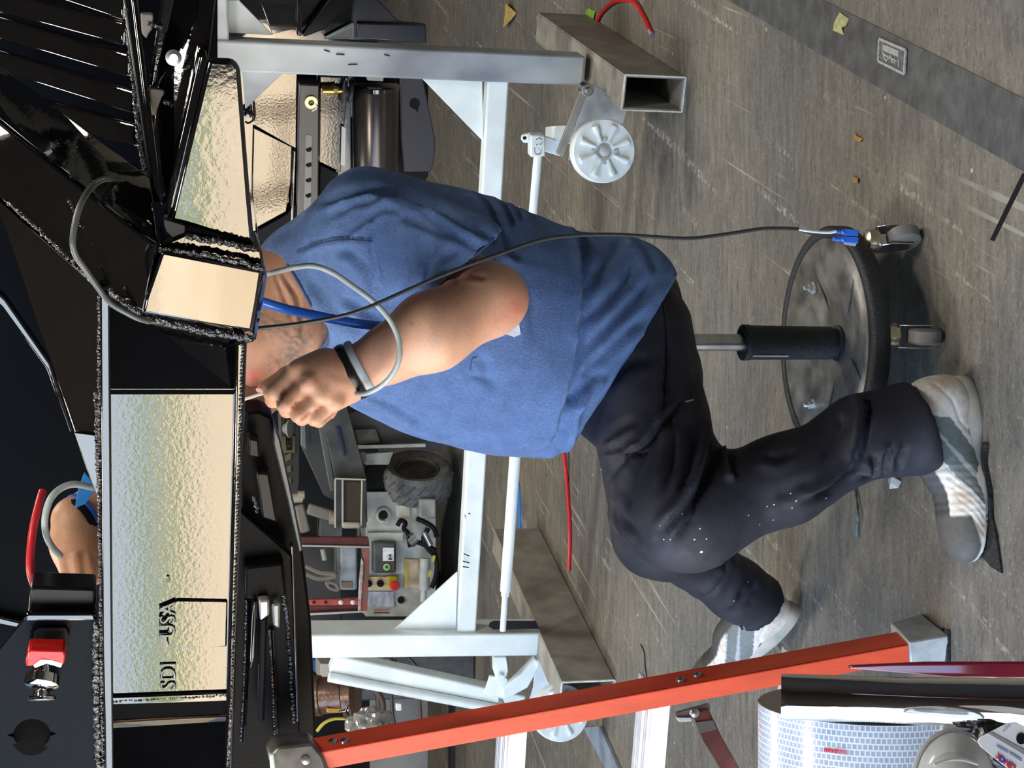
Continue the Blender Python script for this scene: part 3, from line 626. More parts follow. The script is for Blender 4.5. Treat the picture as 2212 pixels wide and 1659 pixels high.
# ================================================================ second black body behind the stand
T = root('truck_underframe', PD(700, 300, 4.9), 'glossy black truck underbody with perforated rail behind the right white post', 'truck body')
DT = 4.95
pt_ = lambda name, px, d=DT, t=.01, m=SMOOTHK, b=.002: plateD(name, px, d, t, m, T, b)
pt_('back_panel', [(516, -60), (765, -60), (768, 260), (758, 480), (560, 500), (520, 500)], DT + .06, .02, SMOOTHK)
pt_('side_sheet', [(532, 150), (642, 152), (640, 322), (548, 270)], DT + .02, .01, GLOSS)
pt_('lower_sheet', [(548, 276), (640, 322), (616, 470), (556, 500), (545, 420)], DT + .035, .01, GLOSS)
pt_('dark_gap', [(556, 520), (556, 500), (620, 465), (640, 440), (645, 560)], DT + .01, .01, BLACKM)
ch = pt_('perforated_rail', [(646, 182), (690, 184), (688, 480), (642, 480)], DT - .03, .05, mat('dark_grey_rail', (.055, .058, .06), .25, .3), .004)
pt_('rail_gutter', [(644, 176), (692, 178), (690, 190), (646, 190)], DT - .01, .05, BLACKM)
for k in range(9): G().cyl(PD(667 - k * .4, 322 + k * 33, DT - .033), PD(667 - k * .4, 322 + k * 33, DT - .02), .009, n=16).make('hole', BLACKM, ch)
plateD('hole_strip', [(660, 294), (664, 291), (671, 291), (675, 296), (672, 480), (656, 480)], DT - .032, .004, mat('pale_grey_recess', (.16, .16, .155), .35, .3), ch, .001)
pt_('bright_strip', [(633, 325), (640, 326), (634, 490), (628, 490)], DT + .0, .02, GLOSS, .003)
pt_('mid_plate', [(692, 165), (752, 168), (736, 372), (690, 350)], DT + .01, .01, GLOSS)
pt_('mid_plate', [(692, 356), (730, 374), (728, 500), (688, 500)], DT + .03, .01, BLACKM)
pt_('label_plate', [(738, 272), (748, 276), (746, 360), (736, 356)], DT - .01, .01, mat('pale_plate', (.5, .52, .48), .4))
G().lathe(PD(672, 221, DT - .035), -e2, [(.009, 0), (.019, 0), (.019, .006), (.009, .006), (.009, 0)], 24).make('brass_ring', mat('pale_brass', (.8, .75, .42), .35, .6), T, smooth=True)
G().tube([PD(682, 226, DT - .045), PD(684, 234, DT - .05), PD(674, 240, DT - .05)], .002, 6).make('cable_tie_tail', WHITEW, T, smooth=True)
G().tube([PD(x, y, DT - .0) for x, y in ((548, 218), (550, 236), (550, 252), (546, 260), (536, 266), (530, 262))], .003, 8).make('hinge_loop', BLACKM, T, smooth=True)
G().lathe(PD(536, 246, DT + .015), -e2, [(.012, 0), (.012, .006), (.001, .008)], 20).make('rivet', GLOSS, T, smooth=True)
sp_ = pt_('keyhole_plate', [(864, 164), (912, 160), (940, 300), (938, 350), (930, 372), (872, 372), (866, 300)], DT + .10, .012, mat('blue_black_plate', (.018, .022, .035), .3), .003)
G().lathe(PD(896, 224, DT + .098), -e2, [(.016, -.002), (.016, .002)], 24).prism([PD(x, y, DT + .096) for x, y in ((894, 230), (904, 232), (902, 244))], e2 * .004).make('keyhole', BLACKM, sp_)
pt_('black_backing', [(758, 150), (925, 160), (925, 380), (900, 420), (740, 400), (750, 300)], DT + .16, .02, BLACKM)
# tank
tk = root('air_tank', PD(810, 280, DT), 'upright glossy black cylinder tank behind the blue shirt', 'tank')
a, b_ = PD(812, 430, DT + .02), PD(812, 182, DT + .02)
R_ = .070
# tank axis is horizontal in the picture's vertical: it runs sideways behind the man
ax_ = (b_ - a).normalized(); L_ = (b_ - a).length
G().lathe(a, ax_, [(R_ * .5, -.02), (R_ * .93, -.006), (R_, .01), (R_, L_ - .012), (R_ * .96, L_ - .004), (R_ * .80, L_), (.001, L_ + .004)], 64).make('shell', mat('tank_black', (.09, .08, .075), .24, .85), tk, smooth=True)
G().lathe(b_ - ax_ * .004, ax_, [(R_ * 1.02, -.012), (R_ * 1.03, 0), (R_ * .9, .006)], 64).make('end_rim', GLOSS, tk, smooth=True)
G().lathe(PD(749, 200, DT - .02), Vector((.15, 0, 1)), [(.012, -.02), (.030, -.016), (.030, -.008), (.018, -.004), (.018, .004), (.036, .006), (.036, .012), (.01, .016)], 32).make('valve_disc', RUBBER, tk, smooth=True)
bf = G().cyl(PD(742, 196, DT - .03), PD(728, 196, DT - .03), .007, n=12).cyl(PD(729, 196, DT - .03), PD(720, 196, DT - .03), .0125, n=6).cyl(PD(720, 196, DT - .03), PD(697, 196, DT - .03), .0105, n=12)
for k in range(5): bf.cyl(PD(736 - k * 2 - 18, 196, DT - .03), PD(735 - k * 2 - 18, 196, DT - .03), .0118, n=12)
bf.make('brass_fitting', BRASS, tk, smooth=True)
pt_('tank_strap', [(792, 158), (830, 160), (828, 176), (794, 174)], DT - .03, .03, GREYP)
# pieces above the stand, top of the picture
pt_('upper_sheet', [(540, -60), (645, -60), (645, 60), (588, 74)], DT + .0, .01, SMOOTHK)
pt_('upper_sheet', [(656, -60), (740, -60), (660, 44), (650, 74), (652, -20)], DT + .02, .01, SMOOTHK)
pt_('upright_edge', [(643, -60), (656, -60), (652, 78), (642, 78)], DT - .05, .05, GLOSS, .003)
pt_('angle_bar', [(755, -60), (800, -60), (762, 0), (700, 64), (658, 80), (652, 74)], DT - .04, .04, SATIN, .004)
fr = pt_('angle_frame', [(800, -10), (808, -10), (862, 46), (920, 52), (922, 92), (700, 84), (758, 46), (764, 0)], DT + .05, .02, mat('slate_sheet', (.020, .024, .034), .3), .004)
plateD('frame_window', [(704, 80), (762, 50), (766, 54), (762, 82)], DT + .045, .004, mat('pale_gap', (.10, .10, .09), .5), fr, 0)
plateD('frame_lip', [(702, 82), (704, 78), (762, 48), (766, 52), (764, 84), (759, 82), (760, 58), (710, 83)], DT + .038, .012, mat('slate_lip', (.10, .14, .16), .2, .5), fr, .001)
plateD('frame_block', [(772, 50), (920, 54), (922, 94), (770, 84)], DT + .03, .02, mat('slate_sheet_b', (.018, .022, .036), .25), fr, .004)

# ================================================================ step ladder
ld = root('step_ladder', PZ(2040, 1400), 'orange fibreglass step ladder with aluminium treads, leaning at lower left', 'ladder')
Bt = PZ(1962, 1392, .075); Tp = PY(640, 1634, Bt.y + .10); yaw = math.radians(-15)
u = (Tp - Bt).normalized(); sx_ = Vector((math.cos(yaw), math.sin(yaw), 0)); sx_ = (sx_ - u * sx_.dot(u)).normalized(); sy_ = u.cross(sx_) * -1
if sy_.y < 0: sy_ = -sy_
def rail(off, name='rail'):
    g = G(); w, dp, t = .034, .056, .004; b0 = Bt + off; e = Tp - Bt
    g.prism([b0 + sx_ * (0) + sy_ * 0, b0 - sx_ * t, b0 - sx_ * t + sy_ * dp, b0 + sy_ * dp], e)          # web on the right
    g.prism([b0, b0 - sx_ * w, b0 - sx_ * w + sy_ * t, b0 + sy_ * t], e)                                   # front flange
    g.prism([b0 + sy_ * (dp - t), b0 - sx_ * w + sy_ * (dp - t), b0 - sx_ * w + sy_ * dp, b0 + sy_ * dp], e)
    return g.make(name, ORANGE, ld, bevel=.0012)
rl = rail(Vector((0, 0, 0)))
rail(Vector((-.41, .11, 0)))
for x, y in ((1463, 1478), (1502, 1470), (718, 1621), (742, 1628)):
    q = PY(x, y, (Bt + (Tp - Bt) * (1962 - x) / 1322).y); # rivets on the right web
    k = (1962 - x) / 1322; c = Bt + (Tp - Bt) * k + sy_ * (.022 + .012 * (x % 7) / 7)
    G().lathe(c, sx_, [(.008, 0), (.0075, .003), (.003, .005), (.0001, .0052)], 16).make('rivet', STEEL, rl, smooth=True)
def tread(x0, x1, k, yy):
    c = Bt + (Tp - Bt) * k; z = c.z; n = 3; g = G(); a = c - sx_ * .006 + sy_ * .008; L = .405
    Lv = (Vector((-.41, .11, 0))).normalized(); f = Vector((-Lv.y, Lv.x, 0)); f = f if f.y > 0 else -f
    a = Vector((a.x, a.y, z)); dpt = .078
    g.prism([a + f * 0 + e3 * 0, a + f * dpt, a + f * dpt - e3 * .004, a - e3 * .004], Lv * L)
    g.prism([a - e3 * .0, a - f * .003, a - f * .003 - e3 * .032, a - e3 * .032], Lv * L)
    o = g.make('tread', ALU, ld, bevel=.0008); gg = G()
    for q in (.012, .024, .045, .055, .068, .076): gg.prism([a + f * q, a + f * (q + .005), a + f * (q + .005) + e3 * .0028, a + f * q + e3 * .0028], Lv * L)
    gg.make('tread_ridges', ALU, o); return o
tread(0, 0, .425, 0); tread(0, 0, .66, 0); tread(0, 0, .18, 0)
# metal foot
f0 = Bt; g = G().prism([f0 + sx_ * .006 + sy_ * -.004, f0 - sx_ * .04 - sy_ * .004, f0 - sx_ * .04 + sy_ * .085, f0 + sx_ * .006 + sy_ * .085], [Vector((.012, -.012, -.070)), Vector((-.006, -.012, -.070)), Vector((-.006, .016, -.070)), Vector((.012, .016, -.070))])
ft = g.make('foot_shoe', mat('galvanised_foot', (.45, .48, .48), .4, .35, var=.25, scale=30), ld, bevel=.003)
g = G()
for k in range(5): g.box(Vector((f0.x - .02 + .01, f0.y - .008 + k * .022, .004)), (.07, .012, .008))
g.make('foot_tread', RUBBER, ft, bevel=.001)
# top bracket
plateY = [PY(x, y, Tp.y - .01) for x, y in ((582, 1632), (600, 1612), (676, 1604), (700, 1634), (722, 1700), (600, 1700), (588, 1660))]
tb = G().prism(plateY, Vector((0, .10, 0))).make('top_bracket', mat('tarnished_steel', (.22, .21, .19), .4, .7, var=.45, scale=18), ld, bevel=.006)
G().lathe(PY(660, 1642, Tp.y - .012), (0, -1, 0), [(.008, 0), (.007, .003), (.0001, .004)], 16).make('rivet', STEEL, tb, smooth=True)
G().prism([PY(x, y, Tp.y - .015) for x, y in ((583, 1632), (592, 1628), (600, 1700), (588, 1700))], Vector((0, .02, 0))).make('bracket_lip', WHITE, tb, bevel=.002)
# spreader strap
Ys = Bt.y + .16
g = G().prism([PY(x, y, Ys) for x, y in ((1494, 1540), (1530, 1534), (1556, 1590), (1600, 1668), (1562, 1672), (1518, 1600))], Vector((.0, .004, -.003))); sp1 = g.make('spreader', mat('dark_red_brown_strap', (.16, .045, .035), .45, var=.3, scale=30), ld, bevel=.001)
G().prism([PY(x, y, Ys - .003) for x, y in ((1504, 1560), (1540, 1556), (1548, 1576), (1512, 1584))], Vector((0, .006, 0))).make('spreader_band', mat('worn_grey_band', (.13, .12, .10), .5), sp1)
G().lathe(PY(1500, 1540, Ys - .01), (0, -1, 0), [(.009, 0), (.008, .004), (.0001, .006)], 16).make('rivet', STEEL, sp1, smooth=True)
g = G().prism([PY(x, y, Ys + .01) for x, y in ((1460, 1540), (1488, 1532), (1532, 1520), (1536, 1532), (1500, 1552), (1466, 1556))], Vector((0, .01, 0))); g.make('spreader_plate', mat('greyed_plate', (.20, .18, .17), .45, .3), ld, bevel=.001)
G().prism([PY(x, y, Ys + .005) for x, y in ((1462, 1550), (1494, 1550), (1494, 1558), (1468, 1560))], Vector((0, .01, 0))).make('spreader_lip', WHITE, ld, bevel=.001)
# ================================================================ the seated man
PL = lambda x, y, Y: tuple(PY(x, y, Y))
def cn(k, x0, y0, Y0, x1, y1, Y1, ra, rb): return ('c', k, PL(x0, y0, Y0), PL(x1, y1, Y1), ra, rb)
def el(k, x, y, Y, rx, ry, rz): return ('e', k, PL(x, y, Y), (rx, ry, rz))
man = root('person', PZ(1560, 760), 'heavy-set person in blue t-shirt and black trousers bent forward on a rolling stool, wiring', 'person')
sc_ = lambda c: np.array(c)[None, :]
def mixc(a, b, t): return a + (b - a) * np.clip(t, 0, 1)[:, None]
def npn(sc, off=0., oct=3):
    return lambda co: np.array([mn.fractal(Vector((c[0] * sc + off, c[1] * sc, c[2] * sc)), 1., 2., oct) for c in co])
# ---------------- t-shirt
torso = [el(0, 1225, 735, 2.90, .185, .20, .165), el(.10, 1060, 705, 2.88, .215, .215, .165), el(.09, 900, 650, 2.88, .205, .215, .155),
         el(.08, 765, 590, 2.90, .150, .20, .10), cn(.06, 640, 600, 2.88, 760, 590, 2.90, .082, .11),
         el(.05, 1160, 850, 2.86, .105, .155, .075), cn(.05, 850, 780, 2.86, 1050, 820, 2.85, .10, .115),
         cn(.05, 690, 540, 2.84, 830, 470, 2.80, .055, .075), el(.11, 1360, 665, 2.93, .115, .17, .085), cn(.05, 690, 680, 2.83, 800, 740, 2.83, .055, .10)]
sleeve = [cn(0, 800, 490, 2.74, 1010, 566, 2.585, .098, .076), cn(.04, 720, 520, 2.80, 850, 540, 2.74, .06, .09)]
rsleeve = [cn(0, 750, 640, 3.02, 560, 820, 2.97, .10, .072)]
hemA, hemB = np.array(PY(1070, 512, 2.585)), np.array(PY(952, 622, 2.585))
s0, s1 = np.array(PL(800, 490, 2.74)), np.array(PL(1010, 566, 2.585)); sax = (s1 - s0) / np.linalg.norm(s1 - s0)
hd = (hemB - hemA); hd /= np.linalg.norm(hd); hn = np.cross(hd, np.array(ray(1010, 566))); hn *= np.sign(np.dot(hn, sax)); hn /= np.linalg.norm(hn)
r0, r1 = np.array(PL(750, 640, 3.02)), np.array(PL(560, 820, 2.97)); rax = (r1 - r0) / np.linalg.norm(r1 - r0); rend = np.array(PL(556, 830, 2.97))
# waist hem: plane through the diagonal hem line, square to the picture plane
w0, w1 = np.array(PY(1468, 592, 2.8)), np.array(PY(1232, 972, 2.8)); wd = (w1 - w0); wd /= np.linalg.norm(wd); wn = np.cross(wd, np.array(ray(1350, 780))); wn /= np.linalg.norm(wn)
if wn[2] > 0: wn = -wn
neckc = [cn(0, 585, 640, 2.85, 652, 668, 2.84, .074, .062), cn(.02, 640, 700, 2.80, 668, 722, 2.78, .050, .034)]
def shirt_cut(P, d):
    # waist hem with a slight sweep
    d = np.maximum(d, (P - w0.astype(np.float32)) @ wn.astype(np.float32))
    sl = field(P, sleeve); sl = np.maximum(sl, (P - hemA.astype(np.float32)) @ hn.astype(np.float32))
    inner = s_cone(P, PL(960, 545, 2.60), PL(1060, 600, 2.56), .059, .059)
    d = smin(d, sl, .022)
    rs = field(P, rsleeve); rs = np.maximum(rs, (P - rend.astype(np.float32)) @ rax.astype(np.float32)); d = smin(d, rs, .03)
    arm_gap = np.maximum(inner, -((P - hemA.astype(np.float32)) @ hn.astype(np.float32)) - .025)
    d = np.where((P @ np.ones(3, np.float32)) > -99, np.maximum(d, -np.maximum(inner, -((P - hemA.astype(np.float32)) @ hn.astype(np.float32)) - .016)), d)
    # neck opening
    n = field(P, neckc)
    return np.maximum(d, -n)
lo, hi = pbounds(torso + sleeve + rsleeve)
v, f = isomesh(torso, .0062, shirt_cut, lo, hi)
FS = [  # folds: picture line, depth, width px, lip
    ([(690, 438), (740, 420), (800, 410), (870, 420), (940, 445), (1010, 490), (1062, 512)], .012, 10, .8),
    ([(700, 470), (760, 440), (840, 430), (910, 455), (975, 500), (1030, 540)], .006, 9, .7),
    ([(730, 520), (760, 495), (800, 470), (830, 455), (880, 460)], .005, 6, .6),
    ([(812, 450), (802, 490), (801, 530), (812, 590), (826, 640)], .004, 5, .5),
    ([(640, 545), (690, 522), (740, 514), (800, 518)], .0035, 4, .9),
    ([(860, 470), (900, 478), (945, 500), (985, 520)], .006, 9, .6),
    ([(905, 640), (915, 600), (945, 565), (985, 545)], .007, 9, .6),
    ([(880, 660), (900, 610), (925, 560), (935, 520)], .005, 9, .5),
    ([(850, 690), (868, 640), (880, 580), (890, 530)], .004, 10, .5),
    ([(770, 560), (790, 590), (805, 615), (812, 640)], .005, 8, .6),
    ([(720, 545), (760, 548), (785, 570), (800, 610)], .004, 9, .5),
    ([(660, 590), (700, 640), (740, 690), (790, 720)], .004, 14, .5),
    ([(740, 640), (780, 670), (830, 700), (860, 700)], .006, 10, .6),
    ([(1022, 392), (1050, 430), (1075, 480), (1100, 540), (1130, 560)], .006, 10, .8),
    ([(1060, 398), (1090, 440), (1110, 490)], .007, 8, .8), ([(1085, 402), (1112, 430), (1128, 480)], .006, 7, .8),
    ([(1112, 408), (1140, 440), (1160, 470)], .005, 8, .7), ([(1175, 412), (1190, 430), (1205, 450)], .004, 8, .6),
    ([(1222, 424), (1242, 460), (1256, 510), (1264, 600), (1262, 680), (1255, 720)], .009, 9, .9),
    ([(1262, 690), (1256, 740), (1246, 790), (1232, 850), (1222, 930)], .012, 10, .9),
    ([(1240, 420), (1270, 450), (1284, 500)], .005, 9, .6),
    ([(1265, 640), (1290, 590), (1330, 540), (1350, 510)], .004, 12, .6),
    ([(1262, 700), (1310, 650), (1350, 610), (1380, 560)], .005, 13, .6),
    ([(1262, 770), (1310, 710), (1370, 650), (1410, 600)], .006, 13, .7),
    ([(1240, 850), (1290, 780), (1350, 720), (1400, 680)], .006, 12, .7),
    ([(1232, 880), (1262, 840), (1300, 800)], .007, 8, .8),
    ([(1226, 940), (1236, 880), (1258, 830)], .007, 6, .8),
    ([(1100, 560), (1130, 600), (1150, 660), (1155, 740)], .004, 14, .5),
    ([(1040, 770), (1052, 800), (1060, 850)], .004, 10, .4), ([(1015, 812), (1040, 815), (1060, 830)], .0022, 6, .6),
    ([(780, 852), (830, 872), (880, 900), (925, 925)], .006, 6, .7),
    ([(1205, 985), (1218, 950), (1216, 900), (1222, 860)], .010, 8, .9),
    ([(1130, 990), (1170, 985), (1200, 965), (1214, 930)], .008, 7, .8),
    ([(1360, 480), (1400, 540), (1420, 590)], .004, 12, .5)]
HEML = [(1478, 590), (1430, 660), (1370, 736), (1310, 818), (1262, 892), (1240, 950)]
def shirt_disp():
    fo = folds(FS, wobble(9, .0045), 1.6); 
    def fn(co, n):
        d = fo(co, n); x, y, _ = proj(co); q, s, t = polydist(x, y, [(a - 12, b_ - 9) for a, b_ in HEML]); d += np.where(q < 30, -.002 * np.exp(-(q / 2.6) ** 2), 0)
        q, s, t = polydist(x, y, [(1058, 508), (945, 612)]); d += -.002 * np.exp(-(q / 2.6) ** 2); return d
    return fn
def shirt_col(co, n):
    base = np.array([.115, .195, .400]); c = np.tile(base, (len(co), 1)); k = npn(38, 3.)(co); return c * (1 + .16 * k[:, None])
SHIRTM = vmat('heather_blue_jersey', .85, .20, 330, .35, 420, .25, aniso=(1, 1, .55))
sh = softmesh('t_shirt', v, f, SHIRTM, man, shirt_disp(), shirt_col, 2); sh['label'] = 'heather blue short-sleeved t-shirt'
# stitched seams, pocket, white patch
def on(obj, x, y, off=.0):
    """point of a finished surface met from the camera along the picture ray"""
    dg = bpy.context.evaluated_depsgraph_get(); mw = Matrix.Translation(sum((q.location for q in chain(obj)), Vector()))
    r = ray(x, y).normalized(); hit, loc, nor, _ = obj.ray_cast(mw.inverted() @ O, r)
    return (mw @ loc + nor * off, nor) if hit else (None, None)
def chain(ob):
    out = []
    while ob is not None: out.append(ob); ob = ob.parent
    return out
bpy.context.view_layer.update()
def seam(obj, line, r, m, name, off=.0005, sub=8):
    P = []; L = [Vector((a, b_, 0)) for a, b_ in line]
    for q in catmull(L, sub):
        p, nn = on(obj, q.x, q.y, off)
        if p is not None and (not P or (p - P[-1]).length < .05): P.append(p)
    if len(P) > 3: return G().tube(P, r, 6, 1).make(name, m, man, smooth=True)
STITCH = mat('shirt_stitch', (.055, .10, .23), .8)
seam(sh, [(642, 548), (690, 528), (740, 519), (803, 522)], .0013, STITCH, 'seam'); seam(sh, [(642, 541), (690, 521), (740, 512), (803, 515)], .0010, STITCH, 'seam')
seam(sh, [(622, 572), (650, 618), (676, 668), (690, 712), (686, 748), (664, 774)], .0032, STITCH, 'collar')
seam(sh, HEML, .0022, STITCH, 'hem'); seam(sh, [(1066, 515), (1010, 566), (953, 622)], .0026, STITCH, 'sleeve_hem')
seam(sh, [(1016, 800), (1020, 776), (1030, 772)], .001, STITCH, 'pocket_edge')
def patch(obj, poly, m, name, t=.0012, par=None):
    P = [on(obj, x, y, .0006) for x, y in poly]; P = [(p, nn) for p, nn in P if p is not None]
    if len(P) < 3: return None
    av = sum((nn for _, nn in P), Vector()) / len(P)
    return G().prism([p for p, _ in P], av * t).make(name, m, par or man)
patch(sh, [(1090, 722), (1104, 706), (1120, 692), (1124, 722), (1110, 728), (1100, 724)], mat('white_tape_patch', (.75, .82, .9), .6), 'tape_patch')
# ---------------- trousers
pants = [el(0, 1350, 715, 2.93, .130, .175, .100), cn(.05, 1376, 740, 2.86, 1455, 1090, 2.68, .096, .094), el(.05, 1478, 1118, 2.67, .082, .085, .088),
         cn(.045, 1510, 1105, 2.67, 1700, 1035, 2.655, .079, .072), cn(.04, 1700, 1035, 2.655, 1860, 945, 2.65, .072, .066), cn(.04, 1860, 945, 2.65, 1975, 925, 2.64, .066, .082),
         cn(.06, 1390, 820, 3.06, 1420, 1150, 3.20, .115, .088), cn(.05, 1430, 1150, 3.20, 1590, 1272, 3.38, .080, .062), cn(.03, 1590, 1272, 3.38, 1640, 1305, 3.42, .062, .068),
         el(.06, 1340, 850, 2.86, .10, .13, .10)]
def pants_cut(P, d):
    for a, b_, off in (((1700, 1035, 2.655), (1998, 925, 2.63), None), ((1500, 1200, 3.26), (1622, 1308, 3.42), None)):
        A, Bq = np.array(PL(*a)), np.array(PL(*b_)); ax = (Bq - A) / np.linalg.norm(Bq - A)
        rad = np.linalg.norm(P - Bq.astype(np.float32), axis=-1)
        cutp = (P - Bq.astype(np.float32)) @ ax.astype(np.float32)
        d = np.where(rad < .22, np.maximum(d, cutp), d)
        inner = s_cone(P, tuple(Bq - ax * .05), tuple(Bq + ax * .03), .052, .058)
        d = np.where(rad < .22, np.maximum(d, -inner), d)
    # open the waist under the shirt is not needed; keep trousers inside the shirt hem
    return d
v, f = isomesh(pants, .0068, pants_cut)
FP = [([(1470, 870), (1440, 905), (1410, 945), (1385, 972), (1350, 984)], .010, 6, .9), ([(1290, 962), (1330, 930), (1370, 905)], .006, 9, .8), ([(1262, 990), (1300, 975), (1340, 965)], .005, 7, .8),
      ([(1305, 1045), (1330, 1010), (1345, 990)], .005, 8, .7), ([(1395, 960), (1372, 1010), (1352, 1060), (1350, 1100)], .006, 9, .7),
      ([(1550, 960), (1530, 1010), (1510, 1060), (1470, 1110), (1430, 1150)], .012, 10, .9), ([(1540, 880), (1535, 960), (1520, 1040), (1490, 1120), (1455, 1175)], .010, 9, .8),
      ([(1500, 800), (1520, 860), (1532, 930), (1530, 990)], .008, 8, .7), ([(1430, 690), (1440, 750), (1432, 830), (1438, 860)], .005, 6, .7),
      ([(1440, 880), (1455, 940), (1448, 1010), (1430, 1060)], .006, 10, .6), ([(1470, 900), (1490, 950), (1486, 1020), (1462, 1080)], .006, 9, .6),
      ([(1575, 962), (1572, 990), (1580, 1022), (1590, 1030)], .010, 6, 1.), ([(1640, 985), (1680, 990), (1720, 970)], .005, 10, .6),
      ([(1860, 850), (1872, 900), (1860, 960), (1840, 1010), (1790, 1060), (1740, 1085)], .011, 9, .9), ([(1880, 985), (1892, 1010), (1885, 1030), (1858, 1032)], .010, 7, .9),
      ([(1930, 960), (1912, 985), (1910, 1010), (1906, 1040)], .009, 6, .8), ([(1955, 965), (1940, 990), (1938, 1020)], .007, 7, .7), ([(1855, 845), (1875, 860), (1880, 895)], .009, 9, .9),
      ([(1770, 1000), (1800, 960), (1820, 920), (1812, 890)], .005, 12, .6), ([(1680, 1080), (1720, 1050), (1760, 1040)], .004, 12, .5),
      ([(1240, 985), (1290, 1050), (1340, 1120), (1380, 1170)], .009, 8, .8), ([(1258, 975), (1262, 1020), (1290, 1060)], .008, 8, .8),
      ([(1575, 1215), (1560, 1250), (1535, 1280), (1515, 1290)], .010, 7, .9), ([(1640, 1260), (1620, 1300), (1570, 1320)], .006, 9, .7), ([(1600, 1200), (1612, 1250), (1590, 1300)], .006, 9, .7),
      ([(1310, 830), (1350, 790), (1400, 770)], .004, 14, .5), ([(1420, 600), (1450, 680), (1470, 760)], .005, 10, .6)]
def pants_col(co, n):
    c = np.tile(np.array([.0165, .0170, .0270]), (len(co), 1)); x, y, _ = proj(co); k = npn(5, 8.)(co)
    kneedust = np.exp(-(((x - 1490) / 60) ** 2 + ((y - 1195) / 30) ** 2)) * .6 + np.exp(-(((x - 1660) / 90) ** 2 + ((y - 1090) / 60) ** 2)) * .25
    c = c * (1 + .35 * k[:, None]) + .03 * np.clip(kneedust * (npn(60, 2.)(co) + .5), 0, 1)[:, None]; return c
PANTM = vmat('black_work_trousers', .62, .12, 200, .15, 500, .4)
pn = softmesh('trousers', v, f, PANTM, man, folds(FP, wobble(8, .005, 5.), 1.45), pants_col, 2); pn['label'] = 'black work trousers with zipped thigh pocket'
bpy.context.view_layer.update()
seam(pn, [(1428, 640), (1437, 700), (1440, 780), (1436, 850), (1430, 900)], .0012, BLACKM, 'side_seam')
zp = seam(pn, [(1470, 873), (1452, 890), (1430, 920), (1400, 960), (1372, 980), (1352, 984)], .0022, BLACKM, 'pocket_zip')
p, nn = on(pn, 1478, 871, .003)
if p is not None:
    q, _ = on(pn, 1496, 868, .004)
    G().bar(p, q or p + Vector((0, 0, -.014)), .007, .003, nn).make('zip_pull', STEEL, man, bevel=.001)
for k, (x, y, s) in enumerate(((1299, 1014, 4), (1515, 1192, 5), (1500, 1165, 3), (1512, 1142, 2.5), (1526, 1164, 2.5), (1448, 1165, 2.5), (1434, 1165, 2.5), (1708, 1066, 2.4), (1720, 1082, 2.6), (1657, 1094, 2), (1672, 1090, 2.4), (1711, 1097, 2.2), (1617, 1113, 2), (1670, 1123, 2), (1641, 1133, 1.8), (1900, 1036, 3), (1585, 1298, 3), (1616, 1257, 3), (1552, 1338, 3), (1425, 1135, 1.8), (1475, 1110, 1.8), (1784, 1076, 2.2))):
    p, nn = on(pn, x, y, .0002)
    if p is not None: G().lathe(p, nn, [(s * .00055, 0), (s * .0005, .0006), (.0001, .0009)], 9).make('paint_fleck', mat('paint_fleck_white', (.75, .75, .72), .6) if k == 0 else bpy.data.materials['paint_fleck_white'], man)
# ---------------- body: head, neck, arms and hands in one skin
W0 = (782, 795, 2.525)
hand = []
def finger(ps, r0_, r1_, k=.006):
    o = []
    for i in range(len(ps) - 1):
        ra = r0_ + (r1_ - r0_) * i / (len(ps) - 1); rb = r0_ + (r1_ - r0_) * (i + 1) / (len(ps) - 1)
        o.append(('c', k, PL(*ps[i]), PL(*ps[i + 1]), ra, rb))
    return o
fing = {
 'index': finger([(640, 800, 2.500), (588, 848, 2.486), (590, 864, 2.518), (622, 852, 2.542), (640, 836, 2.545)], .0142, .0100),
 'middle': finger([(662, 826, 2.488), (616, 874, 2.476), (620, 886, 2.510), (650, 868, 2.538), (664, 852, 2.542)], .0134, .0100),
 'ring': finger([(690, 850, 2.490), (645, 896, 2.480), (652, 903, 2.512), (680, 882, 2.538), (692, 866, 2.542)], .0130, .0098),
 'little': finger([(722, 868, 2.500), (679, 904, 2.494), (688, 908, 2.522), (712, 890, 2.542), (722, 876, 2.545)], .0122, .0092)}
thumb = finger([(735, 790, 2.540), (680, 795, 2.560), (620, 812, 2.562), (570, 838, 2.545)], .020, .0105, .012)
palm = [cn(0, 770, 800, 2.523, 700, 825, 2.510, .034, .038), cn(.016, 700, 812, 2.513, 655, 820, 2.508, .034, .026), cn(.016, 742, 835, 2.518, 712, 862, 2.512, .030, .022), cn(.014, 700, 790, 2.520, 648, 802, 2.510, .026, .018)]
knuck = [el(.01, 640, 800, 2.488, .014, .012, .014), el(.01, 664, 828, 2.476, .014, .012, .014), el(.01, 692, 851, 2.479, .0135, .011, .0135), el(.01, 724, 868, 2.488, .013, .011, .013)]
larm = [cn(0, 840, 525, 2.72, 1058, 640, 2.55, .052, .052), el(.03, 1080, 646, 2.54, .038, .038, .040), cn(.03, 1040, 660, 2.53, 930, 716, 2.505, .053, .056), cn(.03, 930, 718, 2.505, 840, 765, 2.515, .056, .042), cn(.02, 840, 765, 2.515, 780, 797, 2.523, .041, .0345)]
